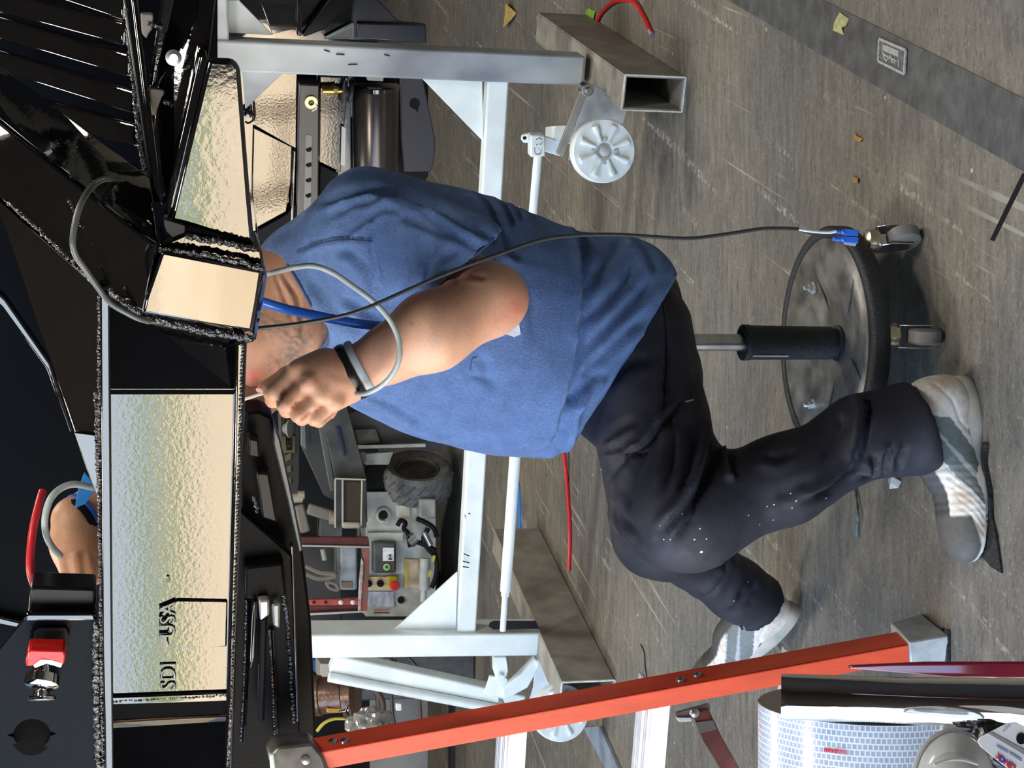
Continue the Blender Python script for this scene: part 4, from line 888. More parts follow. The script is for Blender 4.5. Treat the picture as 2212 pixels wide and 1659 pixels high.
head_prims = [el(0, 490, 672, 2.88, .098, .080, .112), el(.04, 560, 730, 2.875, .072, .062, .072), el(.025, 626, 768, 2.87, .038, .040, .034), cn(.03, 600, 690, 2.87, 640, 755, 2.865, .045, .034),
              cn(.012, 500, 800, 2.87, 545, 815, 2.87, .010, .0165), el(.012, 540, 800, 2.858, .014, .011, .010), el(.012, 576, 800, 2.87, .020, .028, .012), el(.010, 592, 806, 2.87, .012, .022, .008), el(.010, 604, 800, 2.87, .014, .022, .008),
              el(.015, 626, 792, 2.87, .018, .022, .018), el(.02, 440, 800, 2.87, .030, .055, .020), el(.008, 480, 640, 2.803, .018, .009, .032), el(.006, 505, 645, 2.800, .012, .009, .014),
              cn(.035, 565, 640, 2.88, 660, 610, 2.88, .068, .080), cn(.03, 600, 680, 2.87, 660, 680, 2.86, .052, .055), cn(.03, 630, 700, 2.84, 672, 725, 2.83, .045, .038), cn(.04, 660, 600, 2.88, 780, 580, 2.90, .078, .09)]
rarm = [cn(0, 750, 640, 3.02, 450, 935, 2.93, .066, .050), cn(.025, 450, 935, 2.93, 300, 1035, 2.86, .052, .048), cn(.02, 300, 1035, 2.86, 165, 1118, 2.79, .046, .033)]
rh = [cn(.015, 160, 1125, 2.785, 168, 1175, 2.775, .036, .043), cn(.012, 168, 1175, 2.775, 176, 1225, 2.77, .043, .036)]
rf = [finger([(140, 1200, 2.745), (148, 1250, 2.742), (172, 1258, 2.75), (182, 1232, 2.742)], .0125, .0095), finger([(165, 1206, 2.735), (172, 1256, 2.735), (192, 1256, 2.742), (198, 1230, 2.737)], .0125, .0095),
      finger([(188, 1206, 2.738), (194, 1250, 2.738), (210, 1248, 2.745), (212, 1226, 2.742)], .0120, .009), finger([(206, 1200, 2.745), (212, 1238, 2.745), (224, 1232, 2.752), (222, 1214, 2.75)], .0110, .0085)]
rth = finger([(178, 1150, 2.80), (206, 1190, 2.80), (214, 1222, 2.785)], .017, .010, .01)
SK = np.array([.74, .43, .285]); SKR = np.array([.76, .36, .235]); SK_SHADE = np.array([.36, .19, .12]); LIP = np.array([.50, .16, .13]); BEARD = np.array([.13, .095, .07])
def skin_col(co, n):
    c = np.tile(SK, (len(co), 1)); x, y, dep = proj(co); k = npn(28, 1., 4)(co); k2 = npn(9, 4.)(co)
    c = mixc(c, np.tile(SKR, (len(co), 1)), .25 + .5 * k2)
    def blob(px, py, sx2, sy2, col, a):
        nonlocal c
        c = mixc(c, np.tile(np.array(col), (len(co), 1)), a * np.exp(-((x - px) / sx2) ** 2 - ((y - py) / sy2) ** 2))
    blob(1118, 665, 22, 26, (.72, .20, .15), .6); blob(1085, 690, 30, 20, (.70, .24, .17), .4)
    for px, py in ((640, 822), (664, 850), (690, 878), (650, 835)): blob(px, py, 14, 10, (.60, .26, .17), .3)
    blob(682, 824, 4, 5, (.35, .13, .08), .5); blob(888, 698, 3, 3, (.25, .10, .07), .8); blob(990, 655, 3, 3, (.3, .12, .08), .7)
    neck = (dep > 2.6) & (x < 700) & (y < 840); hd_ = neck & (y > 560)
    c = mixc(c, np.tile(SK_SHADE, (len(co), 1)), .80 * neck)  # shade on face and neck put into the skin colour
    bm_ = np.clip(1 - polydist(x, y, [(560, 690), (600, 700), (640, 730), (640, 770), (610, 800)])[0] / 55, 0, 1) * neck * (.60 + .7 * npn(160, 9.)(co) + .25 * k)
    c = mixc(c, np.tile(BEARD, (len(co), 1)), np.clip(bm_ * 1.25, 0, .9))
    lp = neck * (np.exp(-((x - 548) / 16) ** 2 - ((y - 812) / 16) ** 2)); c = mixc(c, np.tile(np.array([.72, .17, .11]), (len(co), 1)), lp * .8)
    lp = neck * np.exp(-((x - 598) / 8) ** 2 - ((y - 806) / 18) ** 2); c = mixc(c, np.tile(LIP, (len(co), 1)), lp)
    hair = neck & (n[:, 0] > -.55) & (x < 560) & ((y < 690) | (x < 440)); c[hair] = np.array([.02, .014, .01])
    ra = (dep > 2.6) & (y > 840); c[ra] = c[ra] * np.array([.72, .68, .62])  # far arm's shade multiplied into its skin colour
    return np.clip(c * (1 + .10 * k[:, None]), 0, 1)
FH = [([(622, 836), (606, 858), (592, 878)], .006, 3.6, .1), ([(650, 862), (632, 882), (616, 898)], .006, 3.6, .1), ([(678, 884), (663, 898), (650, 912)], .006, 3.6, .1),
      ([(640, 838), (648, 822), (660, 818)], .0012, 6, .5), ([(975, 600), (1010, 596), (1050, 600)], .004, 6, .4), ([(960, 602), (975, 598), (1010, 596)], .004, 5, .4),
      ([(606, 586), (640, 640), (652, 700), (648, 740)], .004, 5, .8), ([(590, 580), (612, 640), (632, 690), (640, 720)], .0025, 4, .6), ([(596, 775), (606, 782), (610, 796)], .003, 4, .5),
      ([(700, 800), (730, 812), (760, 815)], .0008, 10, .6)]
SKINM = vmat('skin', .48, .06, 260, .12, 300, .45, sss=.12)
def merge(parts):                                 # each part is its own closed surface; fused by overlap into one mesh
    V = []; Fc = []; n = 0
    for v, f in parts: V.append(v); Fc += [tuple(i + n for i in q) for q in f]; n += len(v)
    return np.concatenate(V), Fc
# one field, evaluated near each limb; the arm, palm, knuckles and fingers share it
def hand_field(P, d):
    for k_, fl in fing.items():
        df = None
        for p in fl: vv = s_cone(P, *p[2:]); df = vv if df is None else smin(df, vv, .004)
        d = smin(d, df, .003)
    dt = None
    for p in thumb: vv = s_cone(P, *p[2:]); dt = vv if dt is None else smin(dt, vv, .008)
    return smin(d, dt, .007)
armp = larm + palm + knuck; armp[5] = ('c', .02) + armp[5][2:]
allf = [q for fl in fing.values() for q in fl] + thumb
def arm_cut(P, d): return hand_field(P, d)
lo, hi = pbounds(armp + allf, .01); va = isomesh(armp, .0034, arm_cut, lo, hi)
def rh_cut(P, d):
    for fl in rf:
        df = None
        for p in fl: vv = s_cone(P, *p[2:]); df = vv if df is None else smin(df, vv, .004)
        d = smin(d, df, .004)
    dt = None
    for p in rth: vv = s_cone(P, *p[2:]); dt = vv if dt is None else smin(dt, vv, .006)
    return smin(d, dt, .006)
lo, hi = pbounds(rarm + rh + [q for fl in rf for q in fl] + rth, .01); vb = isomesh(rarm + rh, .0042, rh_cut, lo, hi)
vc = isomesh(head_prims, .0042)
core = [el(0, 1000, 690, 2.89, .17, .15, .26), cn(.08, 780, 600, 2.90, 800, 500, 2.78, .08, .06), cn(.08, 780, 600, 2.90, 760, 640, 3.0, .08, .06), cn(.06, 1370, 720, 2.88, 1460, 1100, 2.68, .085, .06), cn(.05, 1380, 800, 3.04, 1420, 1150, 3.20, .08, .06), el(.06, 1350, 720, 2.92, .12, .15, .08),
        cn(.03, 1480, 1105, 2.67, 1960, 925, 2.64, .055, .040), cn(.03, 1430, 1160, 3.20, 1650, 1325, 3.44, .055, .038), cn(.06, 640, 610, 2.88, 800, 580, 2.90, .06, .08)]
vd = isomesh(core, .012)
vv, ff = merge([va, vb, vc, vd])
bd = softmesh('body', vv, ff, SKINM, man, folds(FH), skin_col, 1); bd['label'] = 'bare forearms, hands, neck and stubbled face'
# finger nails
bpy.context.view_layer.update()
NAIL = mat('finger_nail', (.72, .42, .33), .3)
p = PY(560, 842, 2.535); G().lathe(p, (-.6, -.6, .3), [(.0055, 0), (.005, .0012), (.0001, .0016)], 14).make('thumb_nail', NAIL, man, smooth=True)
# eyes and hair, hidden by the beam in the photograph's view but there
hm = isomesh([el(0, 478, 660, 2.88, .102, .084, .112), ('e', -1, PL(560, 780, 2.87), (.085, .12, .10)), ('e', -1, PL(640, 700, 2.87), (.10, .12, .06))], .007)
softmesh('hair', *hm, mat('dark_hair', (.018, .012, .009), .7, bump=.8, bscale=200), man)
for Yk in (2.842, 2.900): G().lathe(Vector(PY(478, 808, Yk)) , (-1, 0, 0), [(.011, -.006), (.009, .003), (.004, .006), (.0001, .007)], 16).make('eye', mat('eye_white', (.5, .48, .46), .3), man, smooth=True)
# ---------------- wrist bands
def band(x0, y0, x1, y1, Yc, c0, r, w, m, name):
    """band round a limb: c0 axis direction given by picture points, radius r"""
    c = Vector(PY((x0 + x1) / 2, (y0 + y1) / 2, Yc)); ax = Vector(c0).normalized()
    return G().lathe(c - ax * w / 2, ax, [(r * .94, 0), (r, 0), (r * 1.04, w * .5), (r, w), (r * .94, w), (r * .93, w * .5), (r * .94, 0)], 48).make(name, m, man, smooth=True, sharp=1.)
axw = (Vector(PL(840, 765, 2.515)) - Vector(PL(780, 797, 2.523))).normalized()
band(739, 756, 778, 850, 2.524, axw, .0445, .015, mat('black_band', (.012, .012, .013), .25), 'wrist_band')
band(757, 746, 797, 840, 2.522, axw, .0430, .011, mat('grey_blue_band', (.42, .50, .56), .45), 'wrist_band')
axr = (Vector(PL(300, 1035, 2.86)) - Vector(PL(165, 1118, 2.79))).normalized()
band(150, 1120, 190, 1135, 2.786, axr, .041, .014, BLACKM, 'wrist_band')
band(158, 1108, 200, 1126, 2.790, axr, .0405, .008, mat('blue_band', (.02, .10, .45), .4), 'wrist_band')
# ---------------- shoes
def shoe(heel, toe, wid, up, name, h_=.0027, side=-1):
    """running shoe: heel and toe are ground points, up the shoe's own up"""
    heel, toe = Vector(heel), Vector(toe); X = (toe - heel).normalized(); Z = Vector(up); Z = (Z - X * Z.dot(X)).normalized(); Yv = Z.cross(X); L = (toe - heel).length
    def T(a, b_, c): return tuple(heel + X * a * L + Yv * b_ + Z * c)
    R = np.array([[X.x, Yv.x, Z.x], [X.y, Yv.y, Z.y], [X.z, Yv.z, Z.z]], np.float32)
    def E(k, a, b_, c, r): return ('e', k, T(a, b_, c), r, R)
    w = wid
    pr = [E(0, .16, 0, .045, (.055, w * .80, .050)), E(.03, .42, 0, .038, (.085, w * .78, .046)), E(.03, .74, .003, .026, (.090, w, .042)), E(.02, .90, .004, .020, (.040, w * .75, .034)),
          E(.03, .17, 0, .085, (.048, w * .72, .038)), E(.03, .38, 0, .070, (.070, w * .62, .040))]
    def cut(P, d):
        q = (P - np.array(heel, np.float32)) @ R
        d = np.maximum(d, -(q[..., 2] - .012)); ank = s_cone(P, T(.22, 0, .10), T(.20, 0, .17), .034, .05); return np.maximum(d, -ank)
    lo = np.min([np.array(T(a, b_, c)) for a in (-.1, 1.1) for b_ in (-.08, .08) for c in (-.01, .14)], 0); hi = np.max([np.array(T(a, b_, c)) for a in (-.1, 1.1) for b_ in (-.08, .08) for c in (-.01, .14)], 0)
    v, f = isomesh(pr, h_, cut, lo, hi)
    def lc(co): q = (co - np.array(heel)) @ R.astype(float); return q[:, 0] / L, q[:, 1], q[:, 2]
    def disp(co, n):
        a, b_, c = lc(co); d = np.zeros(len(co))
        for k in range(5):                                   # overlays lines over the forefoot
            q, s, t = polydist(a * 100, c * 310, [(52 + k * 5.5, 22 - k * 1.2), (60 + k * 5.5, 14 - k * .9), (70 + k * 4.8, 6)]); d += -.0016 * np.exp(-(q / .9) ** 2) * (np.abs(n @ np.array(Z)) < .8)
        q, s, t = polydist(a * 100, c * 310, [(4, 26), (14, 18), (26, 14), (34, 6)]); d += -.002 * np.exp(-(q / 1.) ** 2)
        return d + .0012 * np.sin(a * 140) * (a > .5) * (a < .78) * .4
    def col(co, n):
        a, b_, c = lc(co); x, z = a * 100, c * 310; k = npn(25, 7.)(co); k2 = npn(120, 2.)(co)
        cc = np.tile(np.array([.80, .76, .69]), (len(co), 1)); cc = mixc(cc, np.tile(np.array([.50, .36, .25]), (len(co), 1)), np.clip(k * .9 + .02, 0, .6))
        topn = n @ np.array(Z)
        stripe = inpoly(x, z, [(22, 40), (34, 36), (74, 5), (46, 3), (24, 20)]); cc[stripe] = np.array([.17, .19, .18])
        edge = inpoly(x, z, [(27, 30), (31, 28), (62, 6), (57, 5)]); cc[edge] = np.array([.42, .46, .46])
        sil = inpoly(x, z, [(35, 34), (39, 31), (76, 6), (73, 5)]); cc[sil] = np.array([.62, .65, .66])
        st = lambda v_, e_: np.clip(v_ / e_ + .5, 0, 1)
        tm = st(.027 - np.abs(b_), .003) * st(c - .045, .004) * st(x - 30, 2) * st(84 - x, 2); cc = mixc(cc, np.tile(np.array([.045, .045, .045]), (len(co), 1)), tm)
        tm = st(x - 79, 1.5) * st(c - (.020 + .02 * np.clip((96 - x) / 17, 0, 1)), .003); cc = mixc(cc, np.tile(np.array([.085, .078, .068]), (len(co), 1)), tm)
        return np.clip(cc * (1 + .12 * k2[:, None]), 0, 1)
    o = softmesh(name, v, f, vmat(name + '_upper_mat', .6, .08, 180, .15, 300), man, disp, col, 1)
    # sole
    n = 36; g = G(); prof = []
    for i in range(n):
        t = 2 * math.pi * i / n; a = .5 + .505 * math.cos(t); wv = w * (1.02 if a > .55 else .84 + .02 * math.cos(t * 3)) * abs(math.sin(t)) ** .62 * (1 if math.sin(t) > 0 else -1)
        waist = 1 - .16 * math.exp(-((a - .42) / .12) ** 2); prof.append((a, wv * waist))
    vs = []; lev = [(0, .97, -.000), (.004, 1.02, 0), (.016, 1.025, .006), (.024, .98, .008)]
    for z_, s, lift in lev: vs += [T(.5 + (a - .5) * s, b_ * s, z_ + (.012 * max(0, (a - .8) / .2) ** 2 if z_ > 0 else .010 * max(0, (a - .86) / .14) ** 2) + lift * (a < .3)) for a, b_ in prof]
    fs = [(j * n + i, j * n + (i + 1) % n, (j + 1) * n + (i + 1) % n, (j + 1) * n + i) for j in range(3) for i in range(n)] + [tuple(range(n - 1, -1, -1)), tuple(range(3 * n, 4 * n))]
    so = mesh(name + '_sole', vs, fs, mat(name + '_sole_mat', (.33, .34, .31), .6, col2=(.62, .56, .47), scale=14), man, True); so.data.set_sharp_from_angle(angle=1.)
    g = G()
    for k in range(7):
        a = .80 + k * .027; b0 = side * w * (1.0 - .30 * max(0, (a - .84) / .16) ** 2) * math.sqrt(max(.05, 1 - max(0, (a - .62) / .40) ** 2)) * 1.02
        g.bar(T(a, b0, .008 + k * .001), T(a - .008, b0 * 1.0, .030 + k * .002), .004, .004, Yv)
    g.make(name + '_tread_ribs', mat(name + '_rib', (.12, .14, .16), .5), so)
    # laces / collar band
    return o, T
s1_, T1 = shoe(PZ(2088, 818, .0), PZ(2112, 1196, .0), .058, (0, -.05, 1), 'near_shoe', side=1)
s1_.name = 'shoe'; s1_['label'] = 'worn white and grey running shoe, seen from its side'
hz = PZ(1728, 1322, .005); tz = PY(1524, 1492, hz.y + .20); 
s2_, T2 = shoe(hz, tz, .055, (0, .35, 1), 'far_shoe', side=1); s2_.name = 'shoe'; s2_['label'] = 'worn white running shoe with green-grey stripe, toe raised'
# ================================================================ rolling stool
stl = root('rolling_stool', PZ(1870, 741), 'rolling shop stool with black column and round dished steel base under the seated man', 'stool')
def fl(x, y, z): return PZ(x, y, z)
cc = PZ(1800, 741, .115); cc.z = 0
RB = .222; zt = .118
SEATM = mat('black_vinyl', (.012, .012, .013), .4)
G().lathe(Vector((cc.x, cc.y, .455)), e3, [(.10, -.006), (.140, 0), (.150, .015), (.150, .030), (.135, .045), (.001, .050)], 48).make('seat', SEATM, stl, smooth=True)
G().cyl((cc.x, cc.y, .14), (cc.x, cc.y, .455), .016, n=28).make('piston', STEEL, stl, smooth=True)
slv = G().lathe(Vector((cc.x, cc.y, .098)), e3, [(.034, 0), (.034, .012), (.028, .014), (.028, .022), (.0315, .024), (.0325, .186), (.034, .188), (.034, .200), (.029, .202), (.017, .200)], 40).make('column', RUBBER, stl, smooth=True)
ptop = PY(1655, 770, cc.y - .03); G().bar(Vector((cc.x - .026, cc.y - .022, .215)), Vector((cc.x - .026, cc.y - .022, .285)), .003, .003).make('pale_strip', WHITE, slv)
DISHM = mat('worn_grey_steel_dish', (.24, .235, .22), .42, .45, var=.45, scale=22, bump=.05, rvar=.12)
n = 10; g = G(); V = []; 
for r_, z in ((.02, .100), (.10, .106), (.200, .128)): V += [Vector((cc.x + r_ * math.cos(2 * math.pi * i / 80), cc.y + r_ * math.sin(2 * math.pi * i / 80), z)) for i in range(80)]
fs = [(j * 80 + i, j * 80 + (i + 1) % 80, (j + 1) * 80 + (i + 1) % 80, (j + 1) * 80 + i) for j in range(2) for i in range(80)] + [tuple(range(80))]
dish = mesh('base_dish', V, fs, DISHM, stl, True); sm = dish.modifiers.new('thick', 'SOLIDIFY'); sm.thickness = .004
G().lathe(Vector((cc.x, cc.y, 0)), e3, [(.198, .118), (.198, .130), (.203, .136), (.217, .135), (.222, .128), (.222, .104), (.216, .099), (.200, .100), (.198, .118)], 96).make('bumper_ring', RUBBER, stl, smooth=True, sharp=1.2)
for a in (100, 172, 244, 316, 28):                 # pressed creases from hub to rim
    t = math.radians(a); d = Vector((math.cos(t), math.sin(t), 0)); G().bar(cc + d * .05 + e3 * .103, cc + d * .192 + e3 * .1275, .004, .0025, d.cross(e3)).make('crease', mat('crease_dark', (.06, .06, .058), .5) if a == 100 else bpy.data.materials['crease_dark'], dish)
for k in range(6):
    t = math.radians(20 + k * 60); G().lathe(cc + Vector((math.cos(t) * .062, math.sin(t) * .062, .1035)), e3, [(.0055, 0), (.005, .002), (.0001, .003)], 12).make('rivet', DISHM, dish, smooth=True)
for x, y in ((1745, 622), (1745, 875)):
    p = PZ(x + 6, y, .125)
    b = G().lathe(p, e3, [(.012, -.008), (.012, -.004), (.0085, -.004)], 20); b.cyl(p + e3 * -.004, p + e3 * .004, .0075, n=6).lathe(p + e3 * .004, e3, [(.0042, 0), (.0042, .008), (.003, .010), (.0001, .011)], 12)
    b.make('stem_nut', mat('zinc_nut', (.62, .66, .66), .3, .35), stl, smooth=True)
for a in (-90 - 12, -18 - 2, 54, 126, 198):
    t = math.radians(a); d = Vector((math.cos(t), math.sin(t), 0)); p = cc + d * .185
    if a == -102: p = Vector((PZ(1945, 725, .07).x, cc.y - .198, 0))
    if a == -20: q = PZ(1905, 519, .07); p = Vector((q.x, q.y, 0))
    o = G().lathe(p, e3, [(.012, .078), (.019, .080), (.021, .086), (.019, .092), (.019, .100), (.010, .104)], 24).make('castor', mat('brassy_zinc', (.60, .55, .40), .28, 1.) if a == -102 else bpy.data.materials['brassy_zinc'], stl, smooth=True)
    w = Vector((1, -.12, 0)).normalized() if a == -102 else Vector((1, .5, 0)).normalized(); tr_ = w.cross(e3)
    G().lathe(p - w * .014 + e3 * .0312 + tr_ * .01, w, [(.010, -.002), (.026, 0), (.031, .004), (.031, .024), (.026, .028), (.010, .030)], 32).make('wheel', mat('grey_castor_rubber', (.20, .20, .20), .5) if a == -102 else bpy.data.materials['grey_castor_rubber'], o, smooth=True)
    gg = G()
    for s in (-1, 1):
        c0 = p + w * s * .019; gg.prism([c0 + tr_ * q[0] + e3 * q[1] for q in ((-.014, .082), (.016, .082), (.024, .06), (.024, .02), (.006, .014), (-.008, .05))], w * .002 * s)
    gg.prism([p + w * s1 * .02 + tr_ * s2 * .015 + e3 * .08 for s1, s2 in ((-1, -1), (1, -1), (1, 1), (-1, 1))], e3 * .003)
    gg.make('castor_yoke', CHROME, o, bevel=.001)
# ================================================================ cables and tubes
def cable(name, pts, r, m, label, cat='cable', n=10, sub=8):
    P = [PY(*p) for p in pts]; ob = G().tube(P, r, n, sub).make(name, m, None, smooth=True); return tag(ob, label, cat)
rt = root('grey_cable', PY(1830, 505, 2.40), 'long charcoal cable hanging from the black joint past the arm, ending in blue connectors', 'cable')
pts = [(500, 716, 2.44), (548, 710, 2.40), (640, 700, 2.39), (740, 682, 2.385), (800, 662, 2.38), (900, 618, 2.38), (1000, 577, 2.38), (1080, 548, 2.385), (1170, 518, 2.39), (1250, 508, 2.40), (1340, 507, 2.41), (1420, 512, 2.42), (1490, 515, 2.43), (1560, 507, 2.44), (1640, 495, 2.45), (1680, 493, 2.455), (1724, 495, 2.46)]
G().tube([PY(*p) for p in pts], .0029, 10, 6).make('sheath', DARKW, rt, smooth=True)
G().tube([PY(*p) for p in ((1722, 495, 2.46), (1755, 500, 2.465), (1790, 502, 2.47), (1806, 500, 2.47))], .0022, 8, 6).make('white_core', WHITEW, rt, smooth=True)
G().tube([PY(*p) for p in ((1722, 496, 2.462), (1750, 505, 2.468), (1780, 513, 2.472), (1802, 515, 2.475))], .0012, 8, 6).make('dark_core', DARKW, rt, smooth=True)
CONM = mat('blue_crimp_plastic', (.03, .16, .72), .3)
for y0 in (500, 516):
    a, b_, c, d = (PY(x, y0 + (x - 1800) * .06, 2.472) for x in (1799, 1816, 1822, 1853))
    o = G().cyl(a, b_, .0032, n=12).cyl(b_, c, .0032, .0050, n=12).bar(c, d, .0100, .0062, Vector((1, 0, 0))).make('crimp_connector', CONM, rt, bevel=.001)
    G().bar(d, d + (d - c) * .04, .006, .003).make('socket', BLACKM, o)
G().prism([PY(x, y, 2.478) for x, y in ((1822, 522), (1850, 526), (1848, 532), (1836, 530), (1824, 528))], Vector((0, .0015, 0))).make('clear_sleeve', mat('clear_sleeve', (.6, .6, .62), .2), rt)
cable('grey_air_tube', [(560, 594, 2.62), (585, 590, 2.55), (640, 577, 2.44), (680, 575, 2.42), (720, 590, 2.42), (765, 620, 2.42), (805, 650, 2.42), (840, 688, 2.42), (860, 730, 2.42), (863, 770, 2.42), (850, 805, 2.43), (825, 832, 2.45), (795, 848, 2.47), (772, 851, 2.49), (760, 846, 2.53)], .0041, GREYW, 'pale grey tube looping over the shirt and round the wrist', 'tube')
cable('blue_air_tube', [(545, 645, 2.62), (566, 652, 2.60), (620, 668, 2.58), (690, 683, 2.56), (760, 697, 2.55), (815, 704, 2.55), (850, 708, 2.56)], .0075, mat('bright_blue_tube', (.03, .17, .80), .25), 'thick bright blue tube crossing the neck and shirt under the pale grey tube', 'tube', 14)
cable('white_wire', [(500, 872, 2.60), (536, 860, 2.56), (560, 852, 2.545), (585, 846, 2.535)], .0024, WHITEW, 'thin white wire held in the fist below the black beam', 'wire')
cable('looped_cable', [(322, 694, 2.285), (300, 688, 2.26), (275, 676, 2.25), (240, 655, 2.245), (215, 625, 2.24), (180, 575, 2.22), (163, 550, 2.20), (157, 520, 2.19), (165, 470, 2.19), (180, 430, 2.20), (200, 402, 2.24), (225, 387, 2.28), (255, 388, 2.34), (280, 396, 2.42)], .0042, mat('dark_grey_cable', (.09, .10, .10), .3), 'dark grey cable looping over the black joint above the head', 'cable')
cable('red_tube', [(92, 1062, 2.62), (84, 1090, 2.60), (72, 1140, 2.58), (66, 1190, 2.57), (66, 1235, 2.57), (76, 1270, 2.58), (84, 1300, 2.60)], .0062, REDW, 'red tube sticking up behind the black bolt plate', 'tube', 14)
cable('white_tube', [(230, 1060, 2.66), (195, 1052, 2.62), (160, 1046, 2.60), (130, 1056, 2.59), (108, 1080, 2.58), (97, 1120, 2.58), (100, 1155, 2.59), (112, 1180, 2.61), (130, 1200, 2.66)], .0052, GREYW, 'pale tube bent in a hook beside the raised hand', 'tube', 14)
tag(G().prism([PY(x, y, 2.70) for x, y in ((182, 1020), (196, 1036), (205, 1060), (184, 1088), (162, 1098), (168, 1060))], Vector((0, .004, 0))).make('blue_flap', mat('blue_webbing_b', (.02, .22, .62), .5), bevel=.001), 'small blue webbing flap beside the raised forearm above the beam', 'strap')
# hitch shackle and red clip on the plate
sk = root('latch', PD(100, 1470, D0 - .02), 'chrome bolt and shackle with a red clip on the black hitch plate', 'latch')
G().lathe(PD(92, 1465, D0 - .010), -e2 + e3 * .2 + e1 * -.9, [(.010, -.006), (.024, -.004), (.025, .010), (.020, .014), (.006, .014), (.006, .006), (.001, .006)], 32).make('roller', CHROME, sk, smooth=True)
G().lathe(PD(90, 1502, D0 - .004), -e1 * .8 - e2 * .5, [(.018, 0), (.021, .002), (.021, .006), (.018, .008), (.001, .008)], 28).cyl(PD(92, 1470, D0 - .0), PD(90, 1500, D0 - .0), .012, n=20).make('bolt_head', CHROME, sk, smooth=True)
G().cyl(PD(94, 1428, D0 - .0), PD(94, 1460, D0 - .0), .010, n=20).make('shank', CHROME, sk, smooth=True)
G().prism([PD(x, y, D0 - .022) for x, y in ((60, 1408), (66, 1404), (138, 1406), (142, 1418), (138, 1436), (120, 1430), (92, 1424), (70, 1440), (56, 1440), (56, 1426))], e2 * .035).make('red_clip', mat('red_clip_plastic', (.60, .015, .012), .2), sk, bevel=.003)
G().prism([PD(x, y, D0 - .018) for x, y in ((66, 1432), (80, 1422), (112, 1424), (138, 1432), (132, 1444), (100, 1436), (74, 1446))], e2 * .03).make('clip_spring', CHROME, sk, bevel=.002)
G().prism([PD(x, y, D0 + .024) for x, y in ((74, 1366), (84, 1358), (142, 1356), (150, 1372), (146, 1404), (70, 1404))], e2 * .004).make('clip_pad', BLACKM, sk, bevel=.001)
# ================================================================ scissor-lift machine behind, left
YM = 7.3
mc = root('lift_machine', PZ(975, 1080), 'pale grey wheeled scissor lift with control panel beyond the white crossbar', 'lift')
bxm = lambda name, x0, y0, x1, y1, m, Y=YM, d=.3, b=.004, par=None: boxY(name, x0, y0, x1, y1, Y, d, m, par or mc, b)
ch_ = bxm('chassis', 790, 1062, 942, 1332, MACH)
bxm('side_panel', 795, 1150, 872, 1170, MACH, YM - .02, .03, .003, ch_)
bxm('battery_cover', 806, 1170, 856, 1238, MACHD, YM - .05, .06, .010, ch_)
bxm('maker_label', 827, 1183, 851, 1212, PAPER, YM - .054, .003, .001, ch_)
p = PY(845, 1209, YM - .057); ex = Vector((1, 0, 0)); text('lettering', 'JLG', p, ex, e3, .012, BLACKM, ch_, .0005, .0008)
G().lathe(PY(835, 1225, YM - .053), (0, -1, 0), [(.015, 0), (.015, .003), (.001, .003)], 24).make('status_sticker', mat('yellow_green_sticker', (.55, .6, .05), .5), ch_)
G().lathe(PY(835, 1225, YM - .057), (0, -1, 0), [(.009, 0), (.009, .002), (.001, .002)], 24).make('sticker_ring', mat('teal_ring', (.03, .35, .33), .5), ch_)
G().lathe(PY(835, 1225, YM - .060), (0, -1, 0), [(.004, 0), (.004, .002), (.001, .002)], 16).make('sticker_dot', BLACKM, ch_)
bxm('switch_panel', 792, 1246, 860, 1274, mat('cream_panel', (.60, .50, .30), .5), YM - .02, .03, .003, ch_)
bxm('stop_surround', 836, 1244, 860, 1272, mat('yellow_ring', (.55, .42, .03), .5), YM - .025, .02, .008, ch_)
G().lathe(PY(848, 1264, YM - .03), (0, -1, -.2), [(.014, 0), (.014, .02), (.020, .022), (.021, .034), (.016, .042), (.001, .043)], 24).make('stop_button', mat('red_button', (.62, .03, .04), .25), ch_, smooth=True)
for x in (796, 821): G().lathe(PY(x, 1260, YM - .03), (0, -1, 0), [(.016, 0), (.015, .02), (.001, .022)], 12).box(PY(x, 1262, YM - .055), (.006, .01, .026)).make('switch_knob', BLACKM, ch_, bevel=.001)
bxm('instruction_label', 792, 1278, 851, 1311, mat('bluish_label', (.50, .56, .66), .5, col2=(.30, .33, .42), scale=22, stretch=(1, 1, 2.5)), YM - .008, .01, .001, ch_)
bxm('warning_label', 874, 1208, 905, 1270, mat('faded_warning_label', (.58, .50, .38), .6, col2=(.35, .24, .12), scale=16), YM - .008, .01, .001, ch_)
bxm('warning_stripe', 874, 1208, 881, 1270, YEL, YM - .010, .003, 0, ch_)
for y in (1316, 1322): bxm('maker_line', 808, y, 840, y + 3, mat('faded_red_print', (.4, .16, .15), .6) if y == 1316 else MACHD, YM - .004, .005, 0, ch_)
G().lathe(PY(866, 1296, YM - .004), (0, -1, 0), [(.016, 0), (.016, .004), (.001, .004)], 20).make('port_hole', BLACKM, ch_)
so = G().lathe(PY(828, 1113, YM - .004), (0, -1, 0), [(.034, 0), (.034, .008), (.026, .012), (.024, .004), (.001, .004)], 32).make('socket_ring', mat('cream_ring', (.45, .43, .36), .5), ch_, smooth=True)
G().lathe(PY(828, 1113, YM - .010), (0, -1, 0), [(.020, 0), (.018, .006), (.001, .006)], 20).make('socket_core', BLACKM, so, smooth=True)
bxm('worn_sticker', 858, 1092, 886, 1117, mat('worn_cream_sticker', (.52, .50, .44), .6, var=.3, scale=30), YM - .008, .01, .001, ch_)
G().tube([PY(x, y, YM - .04) for x, y in ((858, 1136), (866, 1124), (876, 1130), (872, 1142), (880, 1150), (884, 1170), (886, 1182))], .010, 10).make('cable_hook', BLACKM, ch_, smooth=True)
ly = bxm('pump_block', 906, 1078, 942, 1120, MACH, YM - .10, .12, .008)
